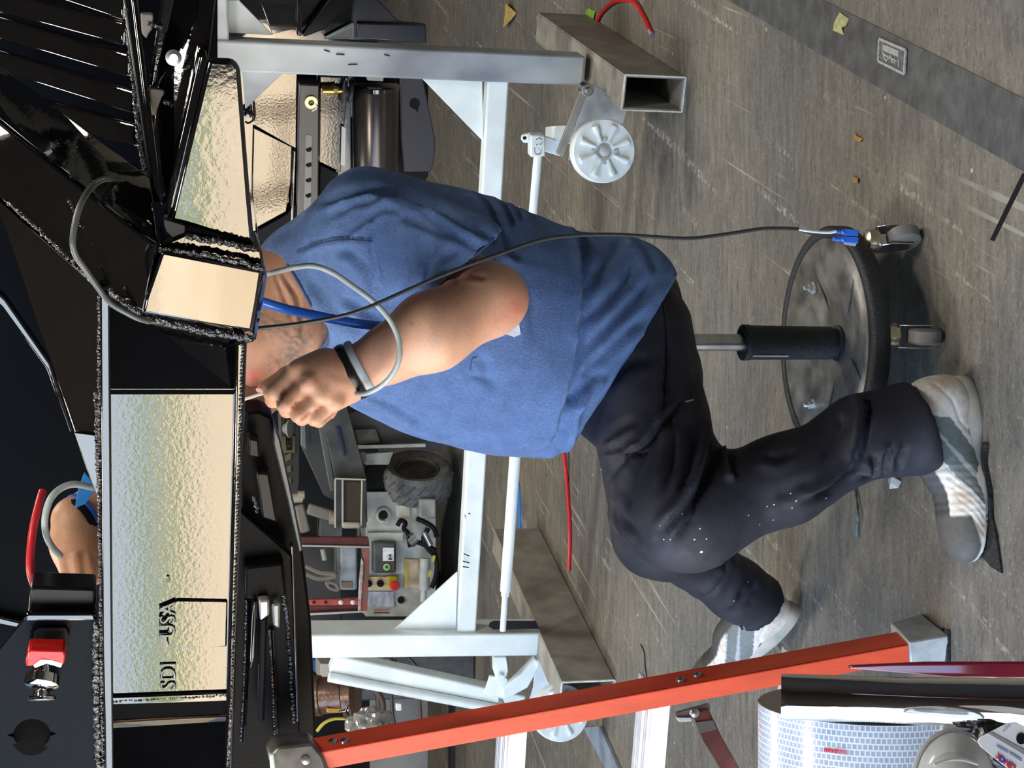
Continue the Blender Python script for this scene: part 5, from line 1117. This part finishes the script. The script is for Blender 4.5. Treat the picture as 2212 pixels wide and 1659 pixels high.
G().cyl(PY(918, 1206, YM - .10), PY(916, 1274, YM - .10), .024, n=20).cyl(PY(916, 1270, YM - .10), PY(914, 1300, YM - .10), .014, n=16).make('drive_cylinder', MACH, mc, smooth=True)
for P_ in ([(900, 1120), (918, 1128), (936, 1140), (944, 1160)], [(880, 1162), (900, 1170), (925, 1180), (942, 1190)], [(936, 1186), (944, 1220), (940, 1250), (932, 1270)], [(925, 1140), (915, 1165), (925, 1185), (940, 1200)]):
    G().tube([PY(x, y, YM - .16) for x, y in P_], .011, 10).make('hydraulic_hose', BLACKM, mc, smooth=True)
G().cyl(PY(916, 1150, YM - .18), PY(930, 1178, YM - .18), .013, n=12).cyl(PY(884, 1172, YM - .15), PY(898, 1160, YM - .15), .028, n=16).make('hose_fitting', STEEL, mc, smooth=True)
for x, y in ((938, 1200), (930, 1232)): G().bar(PY(x, y, YM - .19), PY(x - 3, y + 14, YM - .19), .012, .005).make('yellow_tie', YEL, mc)
# wheel
wc = PY(905, 1010, 7.42); wd_ = Vector((.02, -.42, 1)).normalized()
def wheel(c, ax, R, w):
    t = G().lathe(c - ax * w * .5, ax, [(R * .55, 0), (R * .86, -.004), (R * .97, .012), (R, w * .25), (R, w * .75), (R * .97, w - .012), (R * .88, w + .004), (R * .72, w), (R * .60, w - .015), (R * .55, w - .02)], 56).make('tyre', TYRE, mc, smooth=True, sharp=.9)
    u_ = ax.orthogonal().normalized(); v_ = ax.cross(u_); g = G()
    for k in range(20):
        a = 2 * math.pi * k / 20
        for s in (0, 1):
            q = [c + (u_ * math.cos(a + da) + v_ * math.sin(a + da)) * R * 1.004 + ax * (h_ - .5) * w for da, h_ in ((.0 + s * .1, .1 + s * .45), (.22 + s * .1, .42 + s * .45))]
            g.bar(q[0], q[1], .005, .008, ax)
    tag(g.make('tread_groove', mat('groove_dark', (.09, .09, .088), .8), t), kind='stuff')
    G().lathe(c + ax * (w * .5 - .02), ax, [(R * .56, .0), (R * .62, .012), (R * .50, -.02), (R * .42, -.05), (R * .22, -.055), (R * .20, -.02), (R * .10, -.018), (.001, -.018)], 40).make('rim', mat('dusty_rim', (.16, .15, .12), .6, .3, var=.3, scale=20), mc, smooth=True)
# wheel axle runs across: tyre seen three-quarter from above right in the upright view
wheel(PY(900, 1034, 7.36), Vector((1, -.52, .02)).normalized(), .158, .13)
# raised arms and channel to the right of the machine
ar = bxm('square_tube', 724, 1034, 792, 1140, MACHD, YM - .25, .05)
bxm('tube_mouth', 744, 1040, 780, 1130, mat('dark_brown_inside', (.045, .032, .024), .8), YM - .256, .01, .004, ar)  # flat dark brown sheet over the tube mouth
g = G()
for q0, q1 in (((724, 1034), (790, 1036)), ((740, 1036), (740, 1136)), ((724, 1034), (724, 1140)), ((782, 1038), (780, 1136))): g.bar(PY(*q0, YM - .26), PY(*q1, YM - .26), .007, .007, (0, 1, 0))
g.make('tube_rim', mat('pale_worn_edge', (.50, .47, .40), .6), ar, bevel=.001)
bxm('tube_cap', 739, 1128, 780, 1142, mat('pale_worn_edge_b', (.40, .38, .32), .6), YM - .27, .05, .01, ar)
plate = lambda name, px, Y, m, d=.03, par=None: G().prism([PY(x, y, Y) for x, y in px], Vector((0, d, 0))).make(name, m, par or mc, bevel=.003)
plate('tube_side', [(692, 880), (748, 872), (792, 1034), (724, 1034)], YM - .2, MACHD)
plate('arm_link', [(655, 900), (690, 895), (724, 1040), (722, 1080), (700, 1070), (652, 966)], YM - .1, mat('slate_arm', (.055, .06, .062), .45, .2))
plate('arm_edge', [(680, 880), (694, 880), (726, 1060), (714, 1062)], YM - .13, mat('light_slate_edge', (.13, .14, .14), .4, .3))
plate('arm_upper', [(649, 900), (659, 900), (662, 972), (650, 962)], YM - .15, mat('light_slate_edge_b', (.16, .18, .19), .4, .3))
plate('blue_decal', [(724, 922), (735, 920), (748, 980), (742, 986)], YM - .21, mat('navy_decal', (.008, .015, .05), .5), .012)
plate('dark_cover', [(745, 900), (770, 888), (960, 960), (950, 975), (880, 968), (770, 970), (768, 962)], YM - .02, mat('deep_grey_cover', (.045, .048, .055), .5))
plate('cover_plate', [(766, 928), (812, 926), (822, 956), (774, 962)], YM - .05, mat('greenish_plate', (.07, .08, .07), .6, var=.5, scale=14), .02)
plate('silver_rail', [(768, 962), (920, 958), (920, 966), (768, 970)], YM - .08, MACH)
plate('silver_block', [(790, 980), (850, 976), (840, 1004), (790, 1004)], YM - .10, MACH, .1)
plate('pivot_block', [(776, 976), (790, 976), (790, 998), (778, 1000)], YM - .12, mat('worn_silver', (.20, .21, .20), .5), .1)
plate('black_void', [(792, 1008), (836, 1000), (830, 1060), (782, 1060)], YM + .02, BLACKM)
plate('seal_strip', [(784, 1040), (792, 1040), (794, 1128), (782, 1128)], YM - .2, mat('grey_toothed', (.12, .12, .11), .6, var=.5, scale=30), .02)
for x, y, r_, L_ in ((640, 1076, .022, 26), (650, 1070, .02, 14)): G().cyl(PY(x - L_ / 2, y, YM), PY(x + L_ / 2, y, YM), r_, n=16).make('pin_boss', mat('pale_tan_metal', (.38, .34, .28), .5) if r_ == .022 else bpy.data.materials['pale_tan_metal'], mc, smooth=True)
G().bar(PY(645, 1090, YM - .02), PY(660, 1150, YM - .02), .045, .03).bar(PY(664, 1098, YM - .03), PY(735, 1120, YM - .03), .05, .04).make('rocker_link', mat('taupe_link', (.17, .155, .135), .5), mc, bevel=.01)
G().cyl(PY(712, 1118, YM - .1), PY(738, 1120, YM - .1), .030, n=20).make('link_boss', mat('tan_boss', (.30, .28, .23), .5), mc, smooth=True)
bxm('lower_case', 690, 1118, 740, 1160, MACHD, YM - .02, .1)
bxm('grey_case', 735, 1180, 772, 1275, mat('blue_grey_case', (.28, .32, .36), .5, var=.2, scale=20), YM - .06, .12, .010)
bxm('case_end', 728, 1180, 738, 1275, mat('dark_case_side', (.12, .13, .14), .5), YM - .05, .12)
bxm('case_sticker', 738, 1256, 762, 1270, mat('brown_sticker', (.25, .18, .12), .6), YM - .066, .01)
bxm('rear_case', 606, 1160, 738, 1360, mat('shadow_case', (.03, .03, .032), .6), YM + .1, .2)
# hazard-striped arm
hzr = root('striped_boom', PY(620, 960, 7.6), 'dark boom arm with a yellow warning label and hazard stripes behind the fist', 'boom')
gp = lambda name, px, Y, m, d=.02, par=None: G().prism([PY(x, y, Y) for x, y in px], Vector((0, d, 0))).make(name, m, par or hzr, bevel=.001)
bm_ = gp('boom', [(604, 860), (646, 860), (646, 1040), (640, 1080), (628, 1080), (606, 980)], 7.6, mat('olive_dark_arm', (.035, .037, .034), .5), .1)
gp('warning_label', [(609, 942), (638, 942), (638, 978), (609, 978)], 7.59, mat('dim_yellow_label', (.13, .11, .035), .6), .006, bm_)
text('lettering', 'KEEP', PY(630, 973, 7.582), (1, 0, 0), e3, .026, BLACKM, bm_, .0008, .0015)
gp('warning_label', [(611, 864), (637, 864), (637, 920), (611, 920)], 7.59, mat('dim_olive_label', (.06, .055, .03), .6), .006, bm_)
for k in range(3): gp('hazard_stripe', [(616, 984 + k * 26), (629, 978 + k * 26), (629, 992 + k * 26), (616, 998 + k * 26)], 7.59, bpy.data.materials['dim_yellow_label'], .006, bm_)
G().lathe(PY(620, 926, 7.56), (-.0, -.5, -1), [(.002, -.02), (.020, -.015), (.028, 0), (.040, .008), (.042, .016), (.001, .018)], 24).make('lamp_cap', mat('pale_lamp', (.30, .32, .28), .4), hzr, smooth=True)
gp('outer_rail', [(600, 880), (606, 880), (610, 960), (604, 960)], 7.55, mat('slate_rail', (.12, .12, .12), .4, .4))
# red painted angle frame
rf_ = mc
rp = lambda name, px, Y, m, d=.02, par=None, b=.002: G().prism([PY(x, y, Y) for x, y in px], Vector((0, d, 0))).make(name, m, par or rf_, bevel=b)
DKRED = mat('dark_red_paint', (.085, .014, .013), .5, var=.3, scale=20)
rp('top_rail', [(640, 1160), (796, 1160), (798, 1180), (650, 1177)], 6.6, DKRED, .03)
rp('top_rail_edge', [(648, 1177), (798, 1180), (798, 1184), (650, 1181)], 6.59, mat('worn_edge_pale', (.40, .40, .37), .5), .02)
rp('cross_rail', [(782, 1180), (798, 1180), (798, 1212), (793, 1320), (776, 1322), (780, 1270), (788, 1232)], 6.6, mat('chipped_red_paint', (.38, .06, .04), .5, col2=(.16, .10, .08), scale=22), .03)
rp('bare_edge', [(781, 1206), (786, 1216), (783, 1260), (779, 1322), (774, 1320), (776, 1260)], 6.585, mat('bare_chipped_edge', (.5, .48, .45), .5, col2=(.12, .08, .07), scale=30), .02)
br = rp('bottom_rail', [(655, 1296), (776, 1292), (778, 1308), (655, 1308)], 6.6, REDP, .03)
rp('bottom_rail_flange', [(655, 1308), (778, 1308), (777, 1322), (655, 1325)], 6.62, DKRED, .03)
rp('rail_edge', [(665, 1325), (790, 1319), (790, 1323), (665, 1330)], 6.6, mat('worn_edge_b', (.4, .4, .38), .5), .02)
for x in (736, 762): G().lathe(PY(x, 1301, 6.59), (0, -1, 0), [(.010, 0), (.009, .008), (.003, .012), (.0001, .012)], 16).make('bolt', mat('pale_bolt', (.6, .62, .58), .4) if x == 736 else bpy.data.materials['pale_bolt'], br, smooth=True)
for x in (678, 704): G().lathe(PY(x, 1301, 6.598), (0, -1, 0), [(.006, 0), (.006, .002), (.001, .002)], 12).make('bolt_hole', BLACKM, br)
# clutter behind, under the bed
cl = root('blue_tote', PY(690, 1330, 7.9), 'blue plastic tote partly hidden behind the red angle-iron frame', 'tote')
G().prism([PY(x, y, 7.9) for x, y in ((655, 1270), (690, 1290), (700, 1350), (690, 1360), (650, 1360))], Vector((0, .2, 0))).make('tote_body', mat('blue_plastic', (.015, .10, .42), .5), cl, bevel=.004)
G().prism([PY(x, y, 7.85) for x, y in ((668, 1424), (694, 1424), (694, 1450), (668, 1452))], Vector((0, .2, 0))).make('tote_lid', mat('blue_plastic_b', (.012, .08, .35), .5), cl, bevel=.004)
for lab, px, m in (('coiled pale cord heap behind the red angle-iron frame', [(660, 1222), (690, 1236), (720, 1240), (722, 1246), (690, 1250), (662, 1240)], TAN),):
    r = root('cord_coil', PY(690, 1240, 7.2), lab, 'cord'); G().tube([PY(x, y, 7.2) for x, y in px], .012, 8).make('cord', mat('pale_cord', (.16, .15, .13), .6), r, smooth=True)
    G().tube([PY(x, y, 7.2) for x, y in ((704, 1256), (725, 1262), (730, 1274), (712, 1270), (704, 1256))], .008, 8).make('cord_loop', bpy.data.materials['pale_cord'], r, smooth=True)
G().tube([PY(697, 1186, 7.2), PY(702, 1210, 7.2)], .012, 10, 1).make('handle_rod', mat('pale_handle', (.26, .27, .25), .5), mc, smooth=True)
bx1 = root('cardboard_box', PY(725, 1285, 7.6), 'small tan cardboard box behind the red angle-iron frame', 'box')
boxY('box_body', 706, 1272, 728, 1296, 7.6, .2, TAN, bx1); boxY('box_lid', 650, 1250, 700, 1292, 7.65, .2, mat('dusty_tan', (.12, .105, .085), .7), bx1)
# bronze pulley, crumpled plastic and cables at lower left
pu = root('bronze_flange', PY(720, 1500, 5.6), 'bronze-painted flanged pipe spool beside the white diagonal brace', 'pipe spool')
a0, a1 = PY(672, 1504, 5.6), PY(770, 1498, 5.55); axp = (a1 - a0).normalized(); LL = (a1 - a0).length
G().lathe(a0, axp, [(.068, 0), (.068, LL * .22), (.060, LL * .235), (.062, LL * .24), (.060, LL * .70), (.054, LL * .72), (.056, LL * .74), (.085, LL * .76), (.087, LL * .95), (.070, LL * 1.02), (.001, LL * 1.02)], 48).make('spool', BRONZE, pu, smooth=True)
G().lathe(PY(752, 1534, 5.48), (.2, -.4, -1), [(.004, -.03), (.006, -.008), (.018, 0), (.020, .006), (.001, .008)], 16).make('grease_cap', CHROME, pu, smooth=True)
boxY('yellow_pad', 706, 1530, 742, 1540, 5.52, .04, mat('ochre_pad', (.40, .20, .03), .5), pu)
def crumple(px, py, Y, r, m, name, lab, cat, s=1):
    v = []; bm = bmesh.new(); bmesh.ops.create_icosphere(bm, subdivisions=4, radius=1)
    c = PY(px, py, Y)
    for q in bm.verts:
        k = 1 + .35 * mn.noise(q.co * 2.2 + Vector((s, 0, 0))) + .16 * abs(mn.noise(q.co * 6 + Vector((0, s, 0)))); q.co = c + Vector((q.co.x * r[0], q.co.y * r[1], q.co.z * r[2])) * k
    me = bpy.data.meshes.new(name); bm.to_mesh(me); bm.free(); return tag(link(name, me, m, None, False), lab, cat)
PLASM = mat('crumpled_plastic_film', (.30, .29, .27), .22, .25, var=.45, scale=14)
crumple(800, 1572, 5.36, (.062, .05, .072), PLASM, 'plastic_bag', 'crumpled clear grey plastic bag beside the bronze spool', 'bag')
crumple(866, 1590, 5.26, (.03, .04, .035), mat('tan_cap', (.26, .22, .17), .5), 'tan_cap', 'small tan rounded cap between plastic bag and orange ladder', 'cap', 3)
tag(G().tube([PY(x, y, 5.6) for x, y in ((684, 1580), (700, 1562), (720, 1553), (745, 1552))], .006, 8).make('yellow_cable', YEL, smooth=True), 'yellow-green cable passing under the bronze spool', 'cable')
bh = root('hose_bundle', PY(860, 1480, 6.6), 'bundle of grey and brown hoses hanging beyond the white brace', 'hoses')
for k, (P_, m, r_) in enumerate((([(800, 1440), (805, 1470), (815, 1500), (820, 1540)], DARKW, .012), ([(838, 1420), (842, 1440), (838, 1460)], MACHD, .02), ([(850, 1424), (852, 1448), (850, 1470)], DARKW, .014), ([(880, 1420), (898, 1440), (905, 1470), (895, 1500)], DARKW, .008), ([(812, 1490), (826, 1520), (822, 1560)], mat('brown_hose', (.09, .06, .045), .6), .014), ([(846, 1500), (848, 1540), (856, 1580), (866, 1620)], DARKW, .007), ([(905, 1500), (908, 1560), (904, 1610)], bpy.data.materials['brown_hose'], .008))):
    G().tube([PY(x, y, 6.6 - .1 * (k % 2)) for x, y in P_], r_, 10).make('hose', m, bh, smooth=True)
boxY('white_socket', 856, 1520, 868, 1536, 6.4, .03, WHITE, bh, .004)
bb = root('sheet_panel', PZ(960, 1560), 'large pale grey sheet panel standing behind the ladder', 'panel')
boxY('panel_sheet', 800, 1400, 925, 1720, 7.4, .03, mat('pale_grey_sheet', (.22, .22, .22), .5, var=.2, scale=6), bb)
kc = root('grey_crate', (PY(700, 1440, 7).x, 7.2, 0), 'dark grey crate under the off-white carton, behind the white post', 'crate')
q0, q1 = PY(742, 1425, 7.0), PY(742, 1475, 7.0); G().box(((q0.x + q1.x) / 2 - .02, 7.15, (q0.z + .0) / 2), (abs(q1.x - q0.x) + .12, .3, q0.z - .002)).make('crate_body', MACHD, kc, bevel=.01)
kd = root('dark_cabinet', (PY(700, 1330, 7.9).x, 8.0, 0), 'dark cabinet under the blue tote behind the lift', 'cabinet')
q0 = PY(702, 1350, 7.9); G().box((q0.x, 8.02, q0.z / 2 - .012), (.5, .34, q0.z - .026)).make('cabinet_body', mat('cabinet_dark', (.03, .03, .033), .6), kd, bevel=.01)
boxY('white_box', 692, 1434, 740, 1470, 7.0, .2, mat('off_white_box', (.42, .42, .38), .6), tag(root('white_carton', PY(716, 1450, 7), 'off-white carton half hidden behind the bronze spool', 'carton')))

# ================================================================ foreground: chrome pipe, red trim, tape roll, packaging
cp_ = root('chrome_pipe', (-.26, 1.25, 0), 'polished chrome pipe with a cut open end standing in the left foreground', 'pipe')
topc = PY(1690, 1505, 1.27); botc = PY(2212, 1522, 1.20); dd = (botc - topc).normalized(); foot_ = topc + dd * (topc.z / -dd.z) if dd.z < 0 else botc
Lp = (foot_ - topc).length
u1 = dd.orthogonal().normalized(); rp_ = .0185
prof = [(rp_ * .88, .03), (rp_ * .90, .002), (rp_ * .97, -.001), (rp_, .003), (rp_ * 1.0, .10), (rp_ * 1.12, .16), (rp_ * 1.22, .22), (rp_ * 1.25, .30), (rp_ * 1.25, Lp)]
G().lathe(topc, dd, prof, 56).make('pipe_wall', CHROME, cp_, smooth=True)
tr2 = root('red_trim', PY(2030, 1446, 1.16), 'thin glossy dark red trim strip standing beside the chrome pipe', 'trim strip')
t0, t1 = PY(1836, 1444, 1.20), PY(2260, 1447, 1.12); td = (t1 - t0).normalized(); t2 = t0 + td * ((t0.z) / -td.z)
G().prism([PY(1836, 1438, 1.20), PY(1838, 1446, 1.20), PY(2060, 1462, 1.165), PY(2260, 1468, 1.12), t2 + Vector((-.004, 0, 0)), t2 + Vector((.008, 0, 0)), PY(2260, 1430, 1.12), PY(2000, 1431, 1.165)], Vector((.0, .006, 0))).make('strip', MAROON, tr2, bevel=.002)
ct = root('tool_cart', (-.45, 1.2, 0), 'black tool cart whose edge carries the tape roll in the near left corner', 'cart')
G().box((-.462, 1.15, .688), (.36, .62, .02)).make('cart_top', BLACKM, ct, bevel=.004)
G().box((-.462, 1.15, .40), (.34, .58, .5)).make('cart_body', mat('dark_cart', (.03, .03, .035), .4), ct, bevel=.01)
for x in (-.60, -.32):
    for y in (.92, 1.38): G().lathe(Vector((x - .012, y, .06)), (1, 0, 0), [(.02, 0), (.06, 0), (.06, .025), (.02, .025)], 28).bar((x, y, .06), (x, y, .16), .02, .03).make('cart_castor', RUBBER, ct, bevel=.002)
# retro-reflective tape roll
def tape_mat():
    m = bpy.data.materials.new('reflective_tape'); m.use_nodes = True; t = m.node_tree; N = t.nodes; L = t.links; b = N['Principled BSDF']
    uv = N.new('ShaderNodeUVMap'); uv.uv_map = 'UVMap'; br = N.new('ShaderNodeTexBrick'); br.offset = .5
    br.inputs['Scale'].default_value = 1; br.inputs['Brick Width'].default_value = 1; br.inputs['Row Height'].default_value = 1; br.inputs['Mortar Size'].default_value = .13; br.inputs['Mortar Smooth'].default_value = .25; br.inputs['Bias'].default_value = 0
    br.inputs['Color1'].default_value = (.34, .42, .62, 1); br.inputs['Color2'].default_value = (.44, .50, .68, 1); br.inputs['Mortar'].default_value = (.74, .90, .97, 1)
    L.new(uv.outputs[0], br.inputs['Vector']); L.new(br.outputs[0], b.inputs['Base Color']); b.inputs['Roughness'].default_value = .22; b.inputs['Coat Weight'].default_value = .5
    return m
tp = root('tape_roll', (-.33, 1.33, .70), 'roll of white honeycomb reflective tape standing on edge behind the chrome pipe', 'tape roll')
xr = PY(1780, 1538, 1.30).x; Rr = .093; cR = Vector((xr, 1.325, .70 + Rr)); wr = .105; nS = 120
V = []; Fq = []; 
for j in range(2): V += [Vector((xr - j * wr, cR.y + Rr * math.cos(2 * math.pi * i / nS), cR.z + Rr * math.sin(2 * math.pi * i / nS))) for i in range(nS)]
me = bpy.data.meshes.new('tape_face'); me.from_pydata([tuple(q) for q in V], [], [(i, (i + 1) % nS, nS + (i + 1) % nS, nS + i) for i in range(nS)]); uvl = me.uv_layers.new(name='UVMap')
nc = round(2 * math.pi * Rr / .0042); nw = round(wr / .0050); k = 0
for i in range(nS):
    for (a, b_) in ((i, 0), (i + 1, 0), (i + 1, 1), (i, 1)): uvl.data[k].uv = (a / nS * nc, b_ * nw); k += 1
tf = link('tape_face', me, tape_mat(), tp, True); 
G().lathe(Vector((xr + .0005, cR.y, cR.z)), (-1, 0, 0), [(.038, 0), (.0925, 0), (.0925, wr), (.038, wr), (.038, 0)], 96).make('tape_side', mat('tape_side_grey', (.17, .15, .13), .55, var=.3, scale=6), tp, smooth=True)
G().lathe(Vector((xr + .001, cR.y, cR.z)), (-1, 0, 0), [(.034, 0), (.038, 0), (.038, wr + .002), (.034, wr + .002), (.034, 0)], 48).make('core', TAN, tp, smooth=True)
# small red print on the tape, wrapped on its face
def tape_print(s, th, x0, h, col):
    ey = Vector((0, -math.sin(th), math.cos(th))) ; er = Vector((0, math.cos(th), math.sin(th))); c = Vector((x0, cR.y, cR.z)) + er * (Rr + .0004)
    return text('tape_print', s, c, Vector((0, -math.sin(th), math.cos(th))), Vector((1, 0, 0)), h, col, tp, .0002, .0002)
REDPR = mat('red_print', (.60, .03, .08), .5)
tape_print('REFLEXITE', math.radians(133.5), xr - .0235, .0030, REDPR)
rs_ = G()
for k in range(26):
    th = math.radians(112 + k * .0); 
rs_.lathe(Vector((xr - .045, cR.y, cR.z)), (-1, 0, 0), [(Rr * .9, 0), (Rr + .0003, 0), (Rr + .0003, .0), (Rr * .9, .0)], 64)
# clear plastic blister
bl = root('clear_blister', (-.33, 1.16, .70), 'cloudy clear moulded plastic blister cap in the near left corner', 'packaging')
CLR = bpy.data.materials.new('cloudy_clear_plastic'); CLR.use_nodes = True; b_ = CLR.node_tree.nodes['Principled BSDF']; b_.inputs['Base Color'].default_value = (.72, .73, .72, 1); b_.inputs['Roughness'].default_value = .18; b_.inputs['Transmission Weight'].default_value = .55; b_.inputs['IOR'].default_value = 1.3
cB = PY(2075, 1640, 1.16); cB2 = Vector((cB.x, cB.y, cB.z))
def shell(px, Y, lift, name, m, par):
    pts = [PY(x, y, Y) for x, y in px]; c = sum(pts, Vector()) / len(pts); g = G(); n = len(pts); rings = [(1, 0), (.96, .25), (.86, .6), (.66, .88), (.35, .98)]
    V = []; 
    for s, h_ in rings: V += [c + (p - c) * s - Vector((0, lift * h_, 0)) for p in pts]
    V.append(c - Vector((0, lift, 0))); fs = [(j * n + i, j * n + (i + 1) % n, (j + 1) * n + (i + 1) % n, (j + 1) * n + i) for j in range(len(rings) - 1) for i in range(n)] + [((len(rings) - 1) * n + i, (len(rings) - 1) * n + (i + 1) % n, len(V) - 1) for i in range(n)]
    o = mesh(name, V, fs, m, par, True); s = o.modifiers.new('wall', 'SOLIDIFY'); s.thickness = .0012; return o
outl = []
for i in range(41):
    a = math.pi + math.pi * i / 40; outl.append((2058 + 86 * math.cos(a) * (1.0), 1690 + 112 * math.sin(a) * (1.0)))
outl = [(x, y) for x, y in outl]; outl += [(2150, 1740), (2130, 1790), (1990, 1790), (1970, 1740)]
shell(outl, 1.165, .022, 'dome', CLR, bl)
shell([(2058 + (x - 2058) * .72, 1702 + (y - 1690) * .70) for x, y in outl], 1.142, .016, 'inner_dome', CLR, bl)
G().tube([PY(x, y, 1.163) for x, y in outl[:41]], .0018, 8, 1).make('rim_bead', CLR, bl, smooth=True)
G().prism([PY(x, y, 1.168) for x, y in ((2036, 1584), (2036, 1570), (2042, 1565), (2062, 1565), (2068, 1570), (2070, 1582), (2064, 1590), (2042, 1590))], Vector((0, .006, 0))).make('hang_tab', CLR, bl, bevel=.002)
G().tube([PY(x, y, 1.125) for x, y in ((2018, 1652), (2050, 1641), (2080, 1641), (2112, 1650))], .0014, 8, 6).make('moulded_ridge', CLR, bl, smooth=True)
# printed card
cd = root('blade_card', PY(2180, 1620, 1.10), 'white hanging card with red lettering and grey band in the bottom left corner', 'card')
CY = 1.115; cpx = [(2113, 1602), (2118, 1593), (2178, 1562), (2196, 1560), (2290, 1610), (2300, 1760), (2250, 1720), (2120, 1614)]
G().prism([PY(x, y, CY) for x, y in cpx], Vector((0, .0012, 0))).make('card', mat('white_card', (.84, .85, .86), .4), cd)
k_ = (PY(2212, 1626, CY) - PY(2145, 1587, CY)); 
G().prism([PY(x, y, CY - .0006) for x, y in ((2134, 1584), (2140, 1580), (2230, 1628), (2230, 1640), (2212, 1630))], Vector((0, .0005, 0))).make('grey_band', mat('grey_print', (.30, .30, .31), .5), cd)
exl = (PY(2145, 1613, CY) - PY(2202, 1653, CY)).normalized(); eyl = Vector((exl.z, 0, -exl.x)) * 1
eyl = -eyl if (eyl.z < 0) else eyl
LX = PY(2196, 1656, CY - .0008)
eyl = (PY(2150, 1590, CY) - PY(2160, 1575, CY)); 
exl = (PY(2143, 1612, CY) - PY(2200, 1653, CY)).normalized(); ez_ = Vector((0, -1, 0)); eyl = ez_.cross(exl)
text('lettering', 'LEN', LX, exl, eyl, .0042, REDPR, cd, .0002, .0002); text('lettering', 'O', LX + exl * .0104, exl, eyl, .0042, mat('blue_print', (.04, .05, .5), .5), cd, .0002, .0003); text('lettering', 'X', LX + exl * .0140, exl, eyl, .0042, REDPR, cd, .0002, .0002)
G().bar(PY(2154, 1612, CY - .0006), PY(2178, 1625, CY - .0006), .0016, .0004, eyl).bar(PY(2182, 1627, CY - .0006), PY(2207, 1643, CY - .0006), .0016, .0004, eyl).make('print_bar', mat('pale_blue_print', (.30, .36, .62), .5), cd)
text('lettering', 'BLADES', PY(2168, 1582, CY - .0006), (PY(2186, 1566, CY) - PY(2168, 1582, CY)), Vector((0, -1, 0)).cross(PY(2186, 1566, CY) - PY(2168, 1582, CY)), .0016, bpy.data.materials['pale_blue_print'], cd, .0001)
G().lathe(PY(2206, 1596, CY - .0005), (0, -1, 0), [(.004, 0), (.004, .0004), (.0001, .0004)], 20).make('hang_hole', BLACKM, cd)
sc2 = root('dark_bag', PY(2080, 1600, 1.22), 'dark plastic wrap lying behind the clear blister on the cart', 'wrap')
crm = crumple(2135, 1620, 1.205, (.024, .02, .024), mat('dark_wrap', (.015, .015, .02), .3), 'wrap', None, None, 8); crm.parent = sc2; crm.location = -sc2.location
